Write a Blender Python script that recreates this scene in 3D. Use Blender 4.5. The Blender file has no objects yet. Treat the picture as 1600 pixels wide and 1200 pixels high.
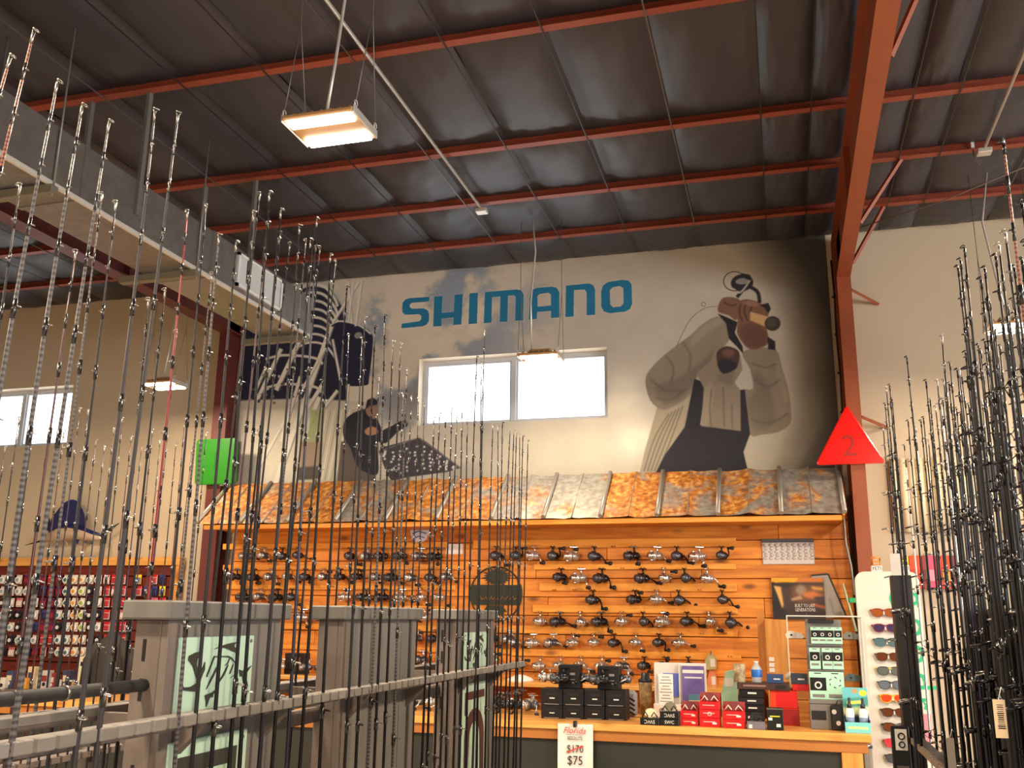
import bpy, math, random
import numpy as np
from mathutils import Vector, Matrix, Euler

# ------------------------------------------------------------------ camera, world, exposure
sc = bpy.context.scene
COL = sc.collection
YAW, PITCH, ROLL, FPX = math.radians(-15.88), math.radians(13.76), math.radians(0.67), 1483.0
CAM = np.array([0.0, 0.0, 1.6])

def _axes():
    cy, sy, cp, sp = math.cos(YAW), math.sin(YAW), math.cos(PITCH), math.sin(PITCH)
    fwd = np.array([sy * cp, cy * cp, sp]); right = np.array([cy, -sy, 0.0]); up = np.cross(right, fwd)
    cr, sr = math.cos(ROLL), math.sin(ROLL)
    return right * cr + up * sr, -right * sr + up * cr, fwd
AR, AU, AF = _axes()
cam_data = bpy.data.cameras.new('camera'); cam = bpy.data.objects.new('camera', cam_data); COL.objects.link(cam)
cam.matrix_world = Matrix(((AR[0], AU[0], -AF[0], CAM[0]), (AR[1], AU[1], -AF[1], CAM[1]), (AR[2], AU[2], -AF[2], CAM[2]), (0, 0, 0, 1)))
cam_data.sensor_fit = 'HORIZONTAL'; cam_data.sensor_width = 36.0; cam_data.lens = FPX / 1600 * 36.0
cam_data.clip_start = 0.02; cam_data.clip_end = 200
sc.camera = cam
sc.view_settings.view_transform = 'Standard'; sc.view_settings.look = 'None'
sc.view_settings.exposure = 0.04; sc.view_settings.gamma = 1.0; sc.view_settings.use_curve_mapping = False
sc.cycles.use_denoising = True
sc.cycles.max_bounces = 6; sc.cycles.diffuse_bounces = 3; sc.cycles.glossy_bounces = 3
sc.cycles.transmission_bounces = 6; sc.cycles.transparent_max_bounces = 8
sc.cycles.caustics_reflective = False; sc.cycles.caustics_refractive = False
sc.cycles.sample_clamp_indirect = 4.0

world = bpy.data.worlds.new('daylight'); sc.world = world; world.use_nodes = True
world.node_tree.nodes['Background'].inputs[0].default_value = (0.86, 0.94, 1.0, 1)
world.node_tree.nodes['Background'].inputs[1].default_value = 5.0

LAMP_COL = (1.0, 0.80, 0.58)
def area_light(name, loc, sx, sy, power, col=LAMP_COL, rot=(0, 0, 0)):
    d = bpy.data.lights.new(name, 'AREA'); d.shape = 'RECTANGLE'; d.size = sx; d.size_y = sy; d.energy = power; d.color = col
    o = bpy.data.objects.new(name, d); COL.objects.link(o); o.location = loc; o.rotation_euler = rot
    return o
# the grid of high bay lamps that goes on over the shop floor behind and beside the camera
for lx in (-5.4, -1.85, 1.9):
    for ly in (0.6, -2.3):
        area_light('high_bay_light', (lx, ly, 3.44), 0.3, 0.24, 115)
area_light('high_bay_light', (1.9, 3.3, 3.44), 0.3, 0.24, 200)
area_light('high_bay_light', (-5.4, 3.3, 3.44), 0.3, 0.24, 200)

# added fill light in the unseen side wall, to brighten upper walls and ceiling
area_light('side_fill_light', (8.9, -.5, 2.0), 2.6, 11.0, 700, (1.0, .98, .96), (0, math.radians(90), 0))
# ------------------------------------------------------------------ picture ray helpers (photo frame 1600 x 1200)
def _ray(px, py):
    return AR * ((px - 800) / FPX) + AU * (-(py - 600) / FPX) + AF
def onX(px, py, X):
    d = _ray(px, py); return CAM + d * (X / d[0])
def onY(px, py, Y):
    d = _ray(px, py); return CAM + d * (Y / d[1])
def onZ(px, py, Z):
    d = _ray(px, py); return CAM + d * ((Z - CAM[2]) / d[2])

# ------------------------------------------------------------------ mesh builder
class MB:
    def __init__(s): s.v = []; s.f = []; s.m = []; s.sm = []
    def add(s, v, f, m=0, smooth=False):
        o = len(s.v); s.v += [tuple(map(float, p)) for p in v]
        for q in f: s.f.append(tuple(i + o for i in q)); s.m.append(m); s.sm.append(smooth)
        return s
    def box(s, c, d, rot=None, ch=0.0, m=0):
        hx, hy, hz = d[0] / 2, d[1] / 2, d[2] / 2
        ch = min(ch, hx * .9, hy * .9, hz * .9)
        if ch <= 0:
            v = [(x * hx, y * hy, z * hz) for z in (-1, 1) for y in (-1, 1) for x in (-1, 1)]
            f = [(0, 2, 3, 1), (4, 5, 7, 6), (0, 1, 5, 4), (2, 6, 7, 3), (0, 4, 6, 2), (1, 3, 7, 5)]
        else:
            v = []; idx = {}
            for x in (-1, 1):
                for y in (-1, 1):
                    for z in (-1, 1):
                        for a in range(3):
                            p = [x * (hx - ch), y * (hy - ch), z * (hz - ch)]
                            p[a] = (x * hx, y * hy, z * hz)[a]
                            idx[(x, y, z, a)] = len(v); v.append(tuple(p))
            f = []
            for sgn in (-1, 1):
                for a, (b, c2) in enumerate(((1, 2), (2, 0), (0, 1))):
                    q = []
                    for u, w in ((-1, -1), (1, -1), (1, 1), (-1, 1)):
                        k = [0, 0, 0]; k[a] = sgn; k[b] = u; k[c2] = w; q.append(idx[(k[0], k[1], k[2], a)])
                    f.append(tuple(q) if sgn > 0 else tuple(q[::-1]))
            for a, (b, c2) in enumerate(((1, 2), (2, 0), (0, 1))):
                for u in (-1, 1):
                    for w in (-1, 1):
                        k0 = [0, 0, 0]; k0[b] = u; k0[c2] = w; k1 = list(k0); k0[a] = -1; k1[a] = 1
                        q = (idx[(*k0, b)], idx[(*k1, b)], idx[(*k1, c2)], idx[(*k0, c2)])
                        f.append(q if u * w < 0 else q[::-1])
            for x in (-1, 1):
                for y in (-1, 1):
                    for z in (-1, 1):
                        q = (idx[(x, y, z, 0)], idx[(x, y, z, 1)], idx[(x, y, z, 2)])
                        f.append(q if x * y * z > 0 else q[::-1])
        v = [Vector(p) for p in v]
        if rot is not None: v = [rot @ p for p in v]
        return s.add([(p[0] + c[0], p[1] + c[1], p[2] + c[2]) for p in v], f, m)
    def box2(s, a, b, ch=0.0, m=0):
        return s.box([(a[i] + b[i]) / 2 for i in range(3)], [abs(b[i] - a[i]) for i in range(3)], None, ch, m)
    def tube(s, pts, rad, n=8, m=0, caps=True, smooth=True, closed=False):
        pts = [Vector(p) for p in pts]; k = len(pts)
        if not hasattr(rad, '__len__'): rad = [rad] * k
        v = []; f = []; up = None
        for i, p in enumerate(pts):
            a = pts[(i - 1) % k] if (i or closed) else p; b = pts[(i + 1) % k] if (i < k - 1 or closed) else p
            t = (b - a).normalized()
            if up is None: up = Vector((0, 0, 1)) if abs(t.z) < .9 else Vector((1, 0, 0))
            up = (up - t * up.dot(t)); up = up.normalized() if up.length > 1e-6 else t.orthogonal().normalized()
            sd = t.cross(up)
            for j in range(n):
                an = 2 * math.pi * j / n
                v.append(p + (up * math.cos(an) + sd * math.sin(an)) * rad[i])
        for i in range(k if closed else k - 1):
            i2 = (i + 1) % k
            for j in range(n): f.append((i * n + j, i * n + (j + 1) % n, i2 * n + (j + 1) % n, i2 * n + j))
        s.add(v, f, m, smooth)
        if caps and not closed:
            o = len(s.v) - len(v)
            s.f.append(tuple(o + j for j in range(n))[::-1]); s.m.append(m); s.sm.append(False)
            s.f.append(tuple(o + (k - 1) * n + j for j in range(n))); s.m.append(m); s.sm.append(False)
        return s
    def cyl(s, a, b, r0, r1=None, n=12, m=0, smooth=True):
        return s.tube([a, b], [r0, r0 if r1 is None else r1], n, m, True, smooth)
    def ring(s, c, nrm, R, r, n=14, k=6, m=0, sq=1.0):
        nrm = Vector(nrm).normalized(); u = nrm.orthogonal().normalized(); w = nrm.cross(u)
        return s.tube([Vector(c) + (u * math.cos(a) * sq + w * math.sin(a)) * R for a in [2 * math.pi * i / n for i in range(n)]], r, k, m, False, True, True)
    def lathe(s, prof, n=16, mat=None, m=0):
        v = []; f = []
        for r, z in prof:
            for j in range(n):
                a = 2 * math.pi * j / n; v.append(Vector((r * math.cos(a), r * math.sin(a), z)))
        for i in range(len(prof) - 1):
            for j in range(n): f.append((i * n + j, i * n + (j + 1) % n, (i + 1) * n + (j + 1) % n, (i + 1) * n + j))
        f.append(tuple(range(n))[::-1]); f.append(tuple((len(prof) - 1) * n + j for j in range(n)))
        if mat is not None: v = [mat @ p for p in v]
        s.add(v, f, m, True)
        return s
    def prism(s, poly, d, frame, m=0):
        # poly: 2-d outline, frame(u, v, w) -> point; extruded from w=0 to w=d
        k = len(poly)
        v = [frame(u, w, 0.0) for u, w in poly] + [frame(u, w, d) for u, w in poly]
        f = [tuple(range(k)), tuple(range(k, 2 * k))[::-1]] + [(i, k + i, k + (i + 1) % k, (i + 1) % k) for i in range(k)]
        return s.add(v, f, m)
    def ball(s, c, r, n=12, m=0, rot=None):
        if not hasattr(r, '__len__'): r = (r, r, r)
        v = []; f = []; k = max(4, n // 2)
        for i in range(k + 1):
            t = math.pi * i / k
            for j in range(n):
                a = 2 * math.pi * j / n
                p = Vector((r[0] * math.sin(t) * math.cos(a), r[1] * math.sin(t) * math.sin(a), r[2] * math.cos(t)))
                if rot is not None: p = rot @ p
                v.append((p[0] + c[0], p[1] + c[1], p[2] + c[2]))
        for i in range(k):
            for j in range(n): f.append((i * n + j, (i + 1) * n + j, (i + 1) * n + (j + 1) % n, i * n + (j + 1) % n))
        return s.add(v, f, m, True)
    def mesh(s, name, mats):
        me = bpy.data.meshes.new(name); me.from_pydata(s.v, [], s.f); me.update()
        for q in (mats if isinstance(mats, (list, tuple)) else [mats]): me.materials.append(q)
        me.polygons.foreach_set('material_index', s.m); me.polygons.foreach_set('use_smooth', s.sm)
        return me
    def build(s, name, mats, parent=None, loc=None, fix=False):
        me = s.mesh(name, mats)
        if fix:
            import bmesh
            b = bmesh.new(); b.from_mesh(me); bmesh.ops.recalc_face_normals(b, faces=b.faces); b.to_mesh(me); b.free()
        return put(name, me, parent, loc)

def put(name, me, parent=None, loc=None, rot=None, scale=None):
    o = bpy.data.objects.new(name, me); COL.objects.link(o)
    if parent is not None: o.parent = parent
    if loc is not None: o.location = loc
    if rot is not None: o.rotation_euler = rot
    if scale is not None: o.scale = scale
    return o
def tag(o, label, cat, group=None, kind=None):
    o['label'] = label; o['category'] = cat
    if group: o['group'] = group
    if kind: o['kind'] = kind
    return o
def thing(name, label, cat, loc=(0, 0, 0), group=None, rz=0.0):
    o = bpy.data.objects.new(name, None); COL.objects.link(o); o.location = loc; o.rotation_euler = (0, 0, rz); o.empty_display_size = .05
    return tag(o, label, cat, group)
def struct(name, mb, mats, parent=None):
    o = mb.build(name, mats, parent)
    if parent is None: o['kind'] = 'structure'
    return o
KIDS = {}
def copy_tree(o, parent=None):
    c = o.copy(); COL.objects.link(c)
    if parent is not None: c.parent = parent
    for ch in list(o.children): copy_tree(ch, c)
    return c
ORD = ('zeroth first second third fourth fifth sixth seventh eighth ninth tenth eleventh twelfth thirteenth fourteenth fifteenth sixteenth seventeenth eighteenth nineteenth twentieth '
       'twenty-first twenty-second twenty-third twenty-fourth twenty-fifth twenty-sixth twenty-seventh twenty-eighth twenty-ninth thirtieth thirty-first thirty-second thirty-third thirty-fourth thirty-fifth '
       'thirty-sixth thirty-seventh thirty-eighth thirty-ninth fortieth forty-first forty-second forty-third forty-fourth forty-fifth forty-sixth forty-seventh forty-eighth forty-ninth fiftieth '
       'fifty-first fifty-second fifty-third fifty-fourth fifty-fifth fifty-sixth fifty-seventh fifty-eighth fifty-ninth sixtieth').split()

# ------------------------------------------------------------------ materials
def lin(h):
    if not isinstance(h, str): return tuple(h)[:3]
    h = h.lstrip('#'); o = []
    for i in (0, 2, 4):
        c = int(h[i:i + 2], 16) / 255; o.append(c / 12.92 if c <= .04045 else ((c + .055) / 1.055) ** 2.4)
    return tuple(o)
_MC = {}
def mat(name, col, rough=.5, metal=0.0, var=.0, scale=8.0, stretch=None, bump=0.0, bscale=40.0, rand=0.0, coat=0.0, spec=.5, alpha=None, emit=None, estr=1.0, trans=0.0, col2=None):
    if name in _MC: return _MC[name]
    m = bpy.data.materials.new(name); m.use_nodes = True; nt = m.node_tree; N = nt.nodes; L = nt.links
    b = N['Principled BSDF']; c = lin(col)
    b.inputs['Roughness'].default_value = rough; b.inputs['Metallic'].default_value = metal
    b.inputs['Specular IOR Level'].default_value = spec
    b.inputs['Base Color'].default_value = (*c, 1)
    if coat: b.inputs['Coat Weight'].default_value = coat
    if trans: b.inputs['Transmission Weight'].default_value = trans
    if alpha is not None: b.inputs['Alpha'].default_value = alpha
    if emit is not None:
        b.inputs['Emission Color'].default_value = (*lin(emit), 1); b.inputs['Emission Strength'].default_value = estr
    if var or bump or rand or col2:
        tc = N.new('ShaderNodeTexCoord'); mp = N.new('ShaderNodeMapping'); L.new(tc.outputs['Object'], mp.inputs[0])
        if stretch: mp.inputs['Scale'].default_value = stretch
        nz = N.new('ShaderNodeTexNoise'); nz.inputs['Scale'].default_value = scale; nz.inputs['Detail'].default_value = 5; L.new(mp.outputs[0], nz.inputs['Vector'])
        if var or col2 or rand:
            mx = N.new('ShaderNodeMix'); mx.data_type = 'RGBA'
            c2 = lin(col2) if col2 else tuple(x * (1 - var) for x in c); c1 = c if col2 else tuple(min(1, x * (1 + var)) for x in c)
            mx.inputs[6].default_value = (*c2, 1); mx.inputs[7].default_value = (*c1, 1)
            rp = N.new('ShaderNodeMapRange'); rp.inputs[1].default_value = .3; rp.inputs[2].default_value = .7; L.new(nz.outputs[0], rp.inputs[0]); L.new(rp.outputs[0], mx.inputs[0])
            outc = mx.outputs[2]
            if rand:
                oi = N.new('ShaderNodeObjectInfo'); mr = N.new('ShaderNodeMapRange'); mr.inputs[3].default_value = 1 - rand; mr.inputs[4].default_value = 1 + rand; L.new(oi.outputs['Random'], mr.inputs[0])
                hs = N.new('ShaderNodeHueSaturation'); L.new(mr.outputs[0], hs.inputs['Value']); L.new(outc, hs.inputs['Color']); outc = hs.outputs[0]
            L.new(outc, b.inputs['Base Color'])
        if bump:
            n2 = N.new('ShaderNodeTexNoise'); n2.inputs['Scale'].default_value = bscale; n2.inputs['Detail'].default_value = 4; L.new(mp.outputs[0], n2.inputs['Vector'])
            bp = N.new('ShaderNodeBump'); bp.inputs['Strength'].default_value = bump; bp.inputs['Distance'].default_value = .01; L.new(n2.outputs[0], bp.inputs['Height']); L.new(bp.outputs[0], b.inputs['Normal'])
    _MC[name] = m; return m

def wood(name, c1, c2, knot, axis=0, rand=.14, rough=.5, k=1.0):
    if name in _MC: return _MC[name]
    m = bpy.data.materials.new(name); m.use_nodes = True; nt = m.node_tree; N = nt.nodes; L = nt.links; b = N['Principled BSDF']
    b.inputs['Roughness'].default_value = rough
    tc = N.new('ShaderNodeTexCoord'); oi = N.new('ShaderNodeObjectInfo')
    off = N.new('ShaderNodeVectorMath'); off.operation = 'MULTIPLY_ADD'; off.inputs[1].default_value = (7.3, 5.1, 3.7)
    L.new(oi.outputs['Random'], off.inputs[0]); L.new(tc.outputs['Object'], off.inputs[2])
    mp = N.new('ShaderNodeMapping'); s = [14.0 * k] * 3; s[axis] = 1.1 * k; mp.inputs['Scale'].default_value = s; L.new(off.outputs[0], mp.inputs[0])
    nz = N.new('ShaderNodeTexNoise'); nz.inputs['Scale'].default_value = 2.2; nz.inputs['Detail'].default_value = 6; nz.inputs['Distortion'].default_value = .6; L.new(mp.outputs[0], nz.inputs['Vector'])
    cr = N.new('ShaderNodeValToRGB'); e = cr.color_ramp.elements; e[0].position = .32; e[0].color = (*lin(c2), 1); e[1].position = .66; e[1].color = (*lin(c1), 1); L.new(nz.outputs[0], cr.inputs[0])
    mp2 = N.new('ShaderNodeMapping'); s2 = [9.0 * k] * 3; s2[axis] = 4.0 * k; mp2.inputs['Scale'].default_value = s2; L.new(off.outputs[0], mp2.inputs[0])
    vo = N.new('ShaderNodeTexVoronoi'); vo.inputs['Scale'].default_value = .75; L.new(mp2.outputs[0], vo.inputs['Vector'])
    mr = N.new('ShaderNodeMapRange'); mr.inputs[1].default_value = .06; mr.inputs[2].default_value = .2; mr.inputs[3].default_value = .85; mr.inputs[4].default_value = 0; L.new(vo.outputs['Distance'], mr.inputs[0])
    mx = N.new('ShaderNodeMix'); mx.data_type = 'RGBA'; L.new(mr.outputs[0], mx.inputs[0]); L.new(cr.outputs[0], mx.inputs[6]); mx.inputs[7].default_value = (*lin(knot), 1)
    hs = N.new('ShaderNodeHueSaturation'); r2 = N.new('ShaderNodeMapRange'); r2.inputs[3].default_value = 1 - rand; r2.inputs[4].default_value = 1 + rand; L.new(oi.outputs['Random'], r2.inputs[0]); L.new(r2.outputs[0], hs.inputs['Value'])
    L.new(mx.outputs[2], hs.inputs['Color']); L.new(hs.outputs[0], b.inputs['Base Color'])
    bp = N.new('ShaderNodeBump'); bp.inputs['Strength'].default_value = .15; bp.inputs['Distance'].default_value = .004; L.new(nz.outputs[0], bp.inputs['Height']); L.new(bp.outputs[0], b.inputs['Normal'])
    _MC[name] = m; return m

def rusty(name, amount):
    if name in _MC: return _MC[name]
    m = bpy.data.materials.new(name); m.use_nodes = True; nt = m.node_tree; N = nt.nodes; L = nt.links; b = N['Principled BSDF']
    tc = N.new('ShaderNodeTexCoord'); oi = N.new('ShaderNodeObjectInfo')
    off = N.new('ShaderNodeVectorMath'); off.operation = 'MULTIPLY_ADD'; off.inputs[1].default_value = (17.3, 9.1, 4.7); L.new(oi.outputs['Random'], off.inputs[0]); L.new(tc.outputs['Object'], off.inputs[2])
    a = N.new('ShaderNodeTexNoise'); a.inputs['Scale'].default_value = 3.0; a.inputs['Detail'].default_value = 8; a.inputs['Roughness'].default_value = .68; a.inputs['Distortion'].default_value = .8; L.new(off.outputs[0], a.inputs['Vector'])
    f = N.new('ShaderNodeTexNoise'); f.inputs['Scale'].default_value = 24; f.inputs['Detail'].default_value = 6; L.new(off.outputs[0], f.inputs['Vector'])
    cr = N.new('ShaderNodeValToRGB'); e = cr.color_ramp.elements; e[0].position = .3; e[0].color = (*lin('#7c4418'), 1); e[1].position = .68; e[1].color = (*lin('#dca858'), 1)
    x = cr.color_ramp.elements.new(.5); x.color = (*lin('#b87028'), 1); L.new(f.outputs[0], cr.inputs[0])
    g = N.new('ShaderNodeValToRGB'); e = g.color_ramp.elements; e[0].position = .3; e[0].color = (*lin('#8d867c'), 1); e[1].position = .7; e[1].color = (*lin('#b9b2a6'), 1); L.new(f.outputs[0], g.inputs[0])
    mr = N.new('ShaderNodeMapRange'); mr.inputs[1].default_value = 1 - amount - .07; mr.inputs[2].default_value = 1 - amount + .07; L.new(a.outputs[0], mr.inputs[0])
    mx = N.new('ShaderNodeMix'); mx.data_type = 'RGBA'; L.new(mr.outputs[0], mx.inputs[0]); L.new(g.outputs[0], mx.inputs[6]); L.new(cr.outputs[0], mx.inputs[7]); L.new(mx.outputs[2], b.inputs['Base Color'])
    mm = N.new('ShaderNodeMapRange'); mm.inputs[3].default_value = .55; mm.inputs[4].default_value = 0; L.new(mr.outputs[0], mm.inputs[0]); L.new(mm.outputs[0], b.inputs['Metallic'])
    b.inputs['Roughness'].default_value = .55
    bp = N.new('ShaderNodeBump'); bp.inputs['Strength'].default_value = .3; bp.inputs['Distance'].default_value = .004; L.new(f.outputs[0], bp.inputs['Height']); L.new(bp.outputs[0], b.inputs['Normal'])
    _MC[name] = m; return m

def banded(name, c1, c2, freq, rough=.3):   # wrapped carbon rod blanks: fine spiral bands
    if name in _MC: return _MC[name]
    m = bpy.data.materials.new(name); m.use_nodes = True; nt = m.node_tree; N = nt.nodes; L = nt.links; b = N['Principled BSDF']; b.inputs['Roughness'].default_value = rough; b.inputs['Specular IOR Level'].default_value = .22
    tc = N.new('ShaderNodeTexCoord'); w = N.new('ShaderNodeTexWave'); w.wave_type = 'BANDS'; w.bands_direction = 'Z'; w.inputs['Scale'].default_value = freq; w.inputs['Distortion'].default_value = 2.5; L.new(tc.outputs['Object'], w.inputs['Vector'])
    mx = N.new('ShaderNodeMix'); mx.data_type = 'RGBA'; L.new(w.outputs[0], mx.inputs[0]); mx.inputs[6].default_value = (*lin(c1), 1); mx.inputs[7].default_value = (*lin(c2), 1); L.new(mx.outputs[2], b.inputs['Base Color'])
    _MC[name] = m; return m

def emission(name, col, strength):
    m = bpy.data.materials.new(name); m.use_nodes = True; nt = m.node_tree; nt.nodes.clear()
    e = nt.nodes.new('ShaderNodeEmission'); e.inputs[0].default_value = (*lin(col), 1); e.inputs[1].default_value = strength
    o = nt.nodes.new('ShaderNodeOutputMaterial'); nt.links.new(e.outputs[0], o.inputs[0]); return m

def glass(name, tint=(1, 1, 1), rough=0.0, refl=.12):   # thin clear sheet
    if name in _MC: return _MC[name]
    m = bpy.data.materials.new(name); m.use_nodes = True; nt = m.node_tree; nt.nodes.clear(); N = nt.nodes; L = nt.links
    t = N.new('ShaderNodeBsdfTransparent'); t.inputs[0].default_value = (*tint, 1); g = N.new('ShaderNodeBsdfGlossy'); g.inputs['Roughness'].default_value = rough
    fr = N.new('ShaderNodeFresnel'); fr.inputs[0].default_value = 1.45; x = N.new('ShaderNodeMixShader'); ge = N.new('ShaderNodeNewGeometry'); mu = N.new('ShaderNodeMath'); mu.operation = 'MULTIPLY'; iv = N.new('ShaderNodeMath'); iv.operation = 'SUBTRACT'; iv.inputs[0].default_value = 1.0
    L.new(ge.outputs['Backfacing'], iv.inputs[1]); L.new(iv.outputs[0], mu.inputs[0]); L.new(fr.outputs[0], mu.inputs[1]); L.new(mu.outputs[0], x.inputs[0]); L.new(t.outputs[0], x.inputs[1]); L.new(g.outputs[0], x.inputs[2])
    o = N.new('ShaderNodeOutputMaterial'); L.new(x.outputs[0], o.inputs[0]); _MC[name] = m; return m

def text_mesh(txt, size, mats, depth=0.0006, name='lettering'):
    cu = bpy.data.curves.new('lettering', 'FONT'); cu.body = txt; cu.size = size; cu.align_x = 'CENTER'; cu.align_y = 'CENTER'; cu.extrude = depth; cu.resolution_u = 2
    o = bpy.data.objects.new('lettering', cu); COL.objects.link(o)
    me = bpy.data.meshes.new_from_object(o.evaluated_get(bpy.context.evaluated_depsgraph_get()))
    bpy.data.objects.remove(o); bpy.data.curves.remove(cu)
    me.materials.clear(); me.materials.append(mats); return me
def text(txt, size, mats, parent, loc, rot=(math.pi / 2, 0, 0), sx=1.0, depth=.0006, width=None):
    me = text_mesh(txt, size, mats, depth)
    if width:
        xs = [v.co.x for v in me.vertices]; sx = width / max(1e-5, max(xs) - min(xs))
    return put('lettering', me, parent, loc, rot, (sx, 1, 1))

# ------------------------------------------------------------------ flat prints: a small painter that fills outlines on an array
class Canvas:
    def __init__(s, w, h, col): s.w, s.h = w, h; s.a = np.empty((h, w, 3), np.float32); s.a[:] = Canvas.c(col)
    @staticmethod
    def c(h):
        if isinstance(h, str):
            h = h.lstrip('#'); return np.array([int(h[i:i + 2], 16) / 255 for i in (0, 2, 4)], np.float32)
        return np.array(h, np.float32)
    @staticmethod
    def smooth(p, n=6):
        p = np.array(p, float); o = []
        for i in range(len(p)):
            a, b, c, d = p[i - 1], p[i], p[(i + 1) % len(p)], p[(i + 2) % len(p)]
            for t in np.arange(n) / n:
                o.append(.5 * (2 * b + (c - a) * t + (2 * a - 5 * b + 4 * c - d) * t * t + (3 * b - a - 3 * c + d) * t ** 3))
        return np.array(o)
    @staticmethod
    def blur(m, r):
        r = int(round(r))
        if r < 1: return m
        for ax in (0, 1):
            for _ in range(2):
                pw = [(0, 0), (0, 0)]; pw[ax] = (r + 1, r); q = np.cumsum(np.pad(m, pw, mode='edge'), axis=ax)
                m = (np.take(q, range(2 * r + 1, q.shape[ax]), ax) - np.take(q, range(0, q.shape[ax] - 2 * r - 1), ax)) / (2 * r + 1)
        return m
    def mask(s, p, soft):
        p = np.array(p, float); pad = int(soft * 3 + 3)
        x0, y0 = np.floor(p.min(0)).astype(int) - pad; x1, y1 = np.ceil(p.max(0)).astype(int) + pad
        x0, y0, x1, y1 = max(x0, 0), max(y0, 0), min(x1, s.w), min(y1, s.h)
        if x1 <= x0 or y1 <= y0: return None
        S = 2; xs = x0 + (np.arange((x1 - x0) * S) + .5) / S; ys = y0 + (np.arange((y1 - y0) * S) + .5) / S
        ins = np.zeros((len(ys), len(xs)), bool); q = np.roll(p, -1, 0)
        for (ax, ay), (bx, by) in zip(p, q):
            if ay == by: continue
            r = np.where((ys >= min(ay, by)) & (ys < max(ay, by)))[0]
            if len(r): ins[r] ^= xs[None, :] < (ax + (ys[r] - ay) * (bx - ax) / (by - ay))[:, None]
        m = ins.reshape(y1 - y0, S, x1 - x0, S).mean((1, 3)).astype(np.float32)
        if soft: m = s.blur(m, soft)
        return x0, y0, x1, y1, m
    def fill(s, p, col, soft=0, alpha=1.0, sm=0, tex=0.0, shade=None):
        if sm: p = s.smooth(p, sm)
        r = s.mask(p, soft)
        if r is None: return s
        x0, y0, x1, y1, m = r; m = (m * alpha)[..., None]; c = s.c(col)[None, None]
        if tex: c = c * (1 + tex * (RN(y1 - y0, x1 - x0, 7)[..., None]))
        s.a[y0:y1, x0:x1] = s.a[y0:y1, x0:x1] * (1 - m) + c * m
        return s
    def line(s, p, w, col, soft=0, alpha=1.0, sm=0):
        p = np.array(p, float)
        if sm and len(p) > 2:
            o = []
            for i in range(len(p) - 1):
                a, b, c, d = p[max(i - 1, 0)], p[i], p[i + 1], p[min(i + 2, len(p) - 1)]
                for t in np.arange(sm) / sm: o.append(.5 * (2 * b + (c - a) * t + (2 * a - 5 * b + 4 * c - d) * t * t + (3 * b - a - 3 * c + d) * t ** 3))
            p = np.array(o + [p[-1]])
        d = np.gradient(p, axis=0); n = np.stack([-d[:, 1], d[:, 0]], 1); n /= np.linalg.norm(n, axis=1, keepdims=True) + 1e-9
        return s.fill(np.concatenate([p + n * w / 2, (p - n * w / 2)[::-1]]), col, soft, alpha)
    def dot(s, c, rx, ry, col, soft=0, alpha=1.0):
        t = np.linspace(0, 2 * np.pi, 28, endpoint=False); return s.fill(np.stack([c[0] + rx * np.cos(t), c[1] + ry * np.sin(t)], 1), col, soft, alpha)
    def material(s, name, rough=.6):
        img = bpy.data.images.new(name, s.w, s.h, alpha=False)
        px = np.ones((s.h, s.w, 4), np.float32); px[..., :3] = np.clip(s.a[::-1], 0, 1); img.pixels.foreach_set(px.ravel()); img.pack()
        m = bpy.data.materials.new(name); m.use_nodes = True; nt = m.node_tree; b = nt.nodes['Principled BSDF']; b.inputs['Roughness'].default_value = rough
        t = nt.nodes.new('ShaderNodeTexImage'); t.image = img; t.extension = 'EXTEND'; nt.links.new(t.outputs[0], b.inputs['Base Color']); return m
_rng = np.random.default_rng(5)
def RN(h, w, cell):   # smooth value noise in -1..1
    a = _rng.random((h // cell + 3, w // cell + 3)).astype(np.float32) * 2 - 1
    y = np.arange(h) / cell; x = np.arange(w) / cell; yi, xi = y.astype(int), x.astype(int); fy, fx = (y - yi)[:, None], (x - xi)[None]
    fy, fx = fy * fy * (3 - 2 * fy), fx * fx * (3 - 2 * fx)
    return (a[yi][:, xi] * (1 - fx) + a[yi][:, xi + 1] * fx) * (1 - fy) + (a[yi + 1][:, xi] * (1 - fx) + a[yi + 1][:, xi + 1] * fx) * fy
def fbm(h, w, cell, octv=5):
    o = np.zeros((h, w), np.float32); g = 1.0
    for _ in range(octv):
        o += g * RN(h, w, max(2, int(cell))); g *= .55; cell /= 2
    return o
def sheet(name, corners, m, parent=None, thick=None):   # flat printed rectangle: bottom-left, bottom-right, top-right, top-left
    me = bpy.data.meshes.new(name); me.from_pydata([tuple(map(float, c)) for c in corners], [], [(0, 1, 2, 3)]); uv = me.uv_layers.new(name='UVMap')
    for i, c in enumerate(((0, 0), (1, 0), (1, 1), (0, 1))): uv.data[i].uv = c
    me.materials.append(m); return put(name, me, parent)
rnd = random.Random(11)
# ------------------------------------------------------------------ the shell of the building
YM, ZR = 7.6, 4.63            # face of the rear wall, roof line
m_wall = mat('painted_wall', '#c2b096', .8, var=.03, scale=1.5, bump=.05, bscale=60)
m_white = mat('white_paint', '#d9d7d2', .6)
m_floor = mat('polished_concrete', '#bdb4a8', .4, var=.10, scale=1.2)
m_blanket = mat('black_vinyl_blanket', '#37363d', .46, var=.06, scale=2.0, bump=.16, bscale=11)
m_deck = mat('dark_deck', '#1d1a1a', .8)
m_strap = mat('dark_strap', '#1c1818', .5)
m_tape = mat('grey_seam_tape', '#55504c', .4, metal=.1)
m_steel = mat('red_oxide_steel', '#8c4424', .5, var=.08, scale=5)
m_steel2 = mat('maroon_oxide_steel', '#5f2a26', .5, var=.08, scale=5)
m_purlin = mat('red_oxide_purlin', '#8c3f2a', .5, var=.08, scale=5)
m_galv = mat('galvanised_sheet', '#96918b', .44, metal=.85, var=.12, scale=14)
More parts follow.
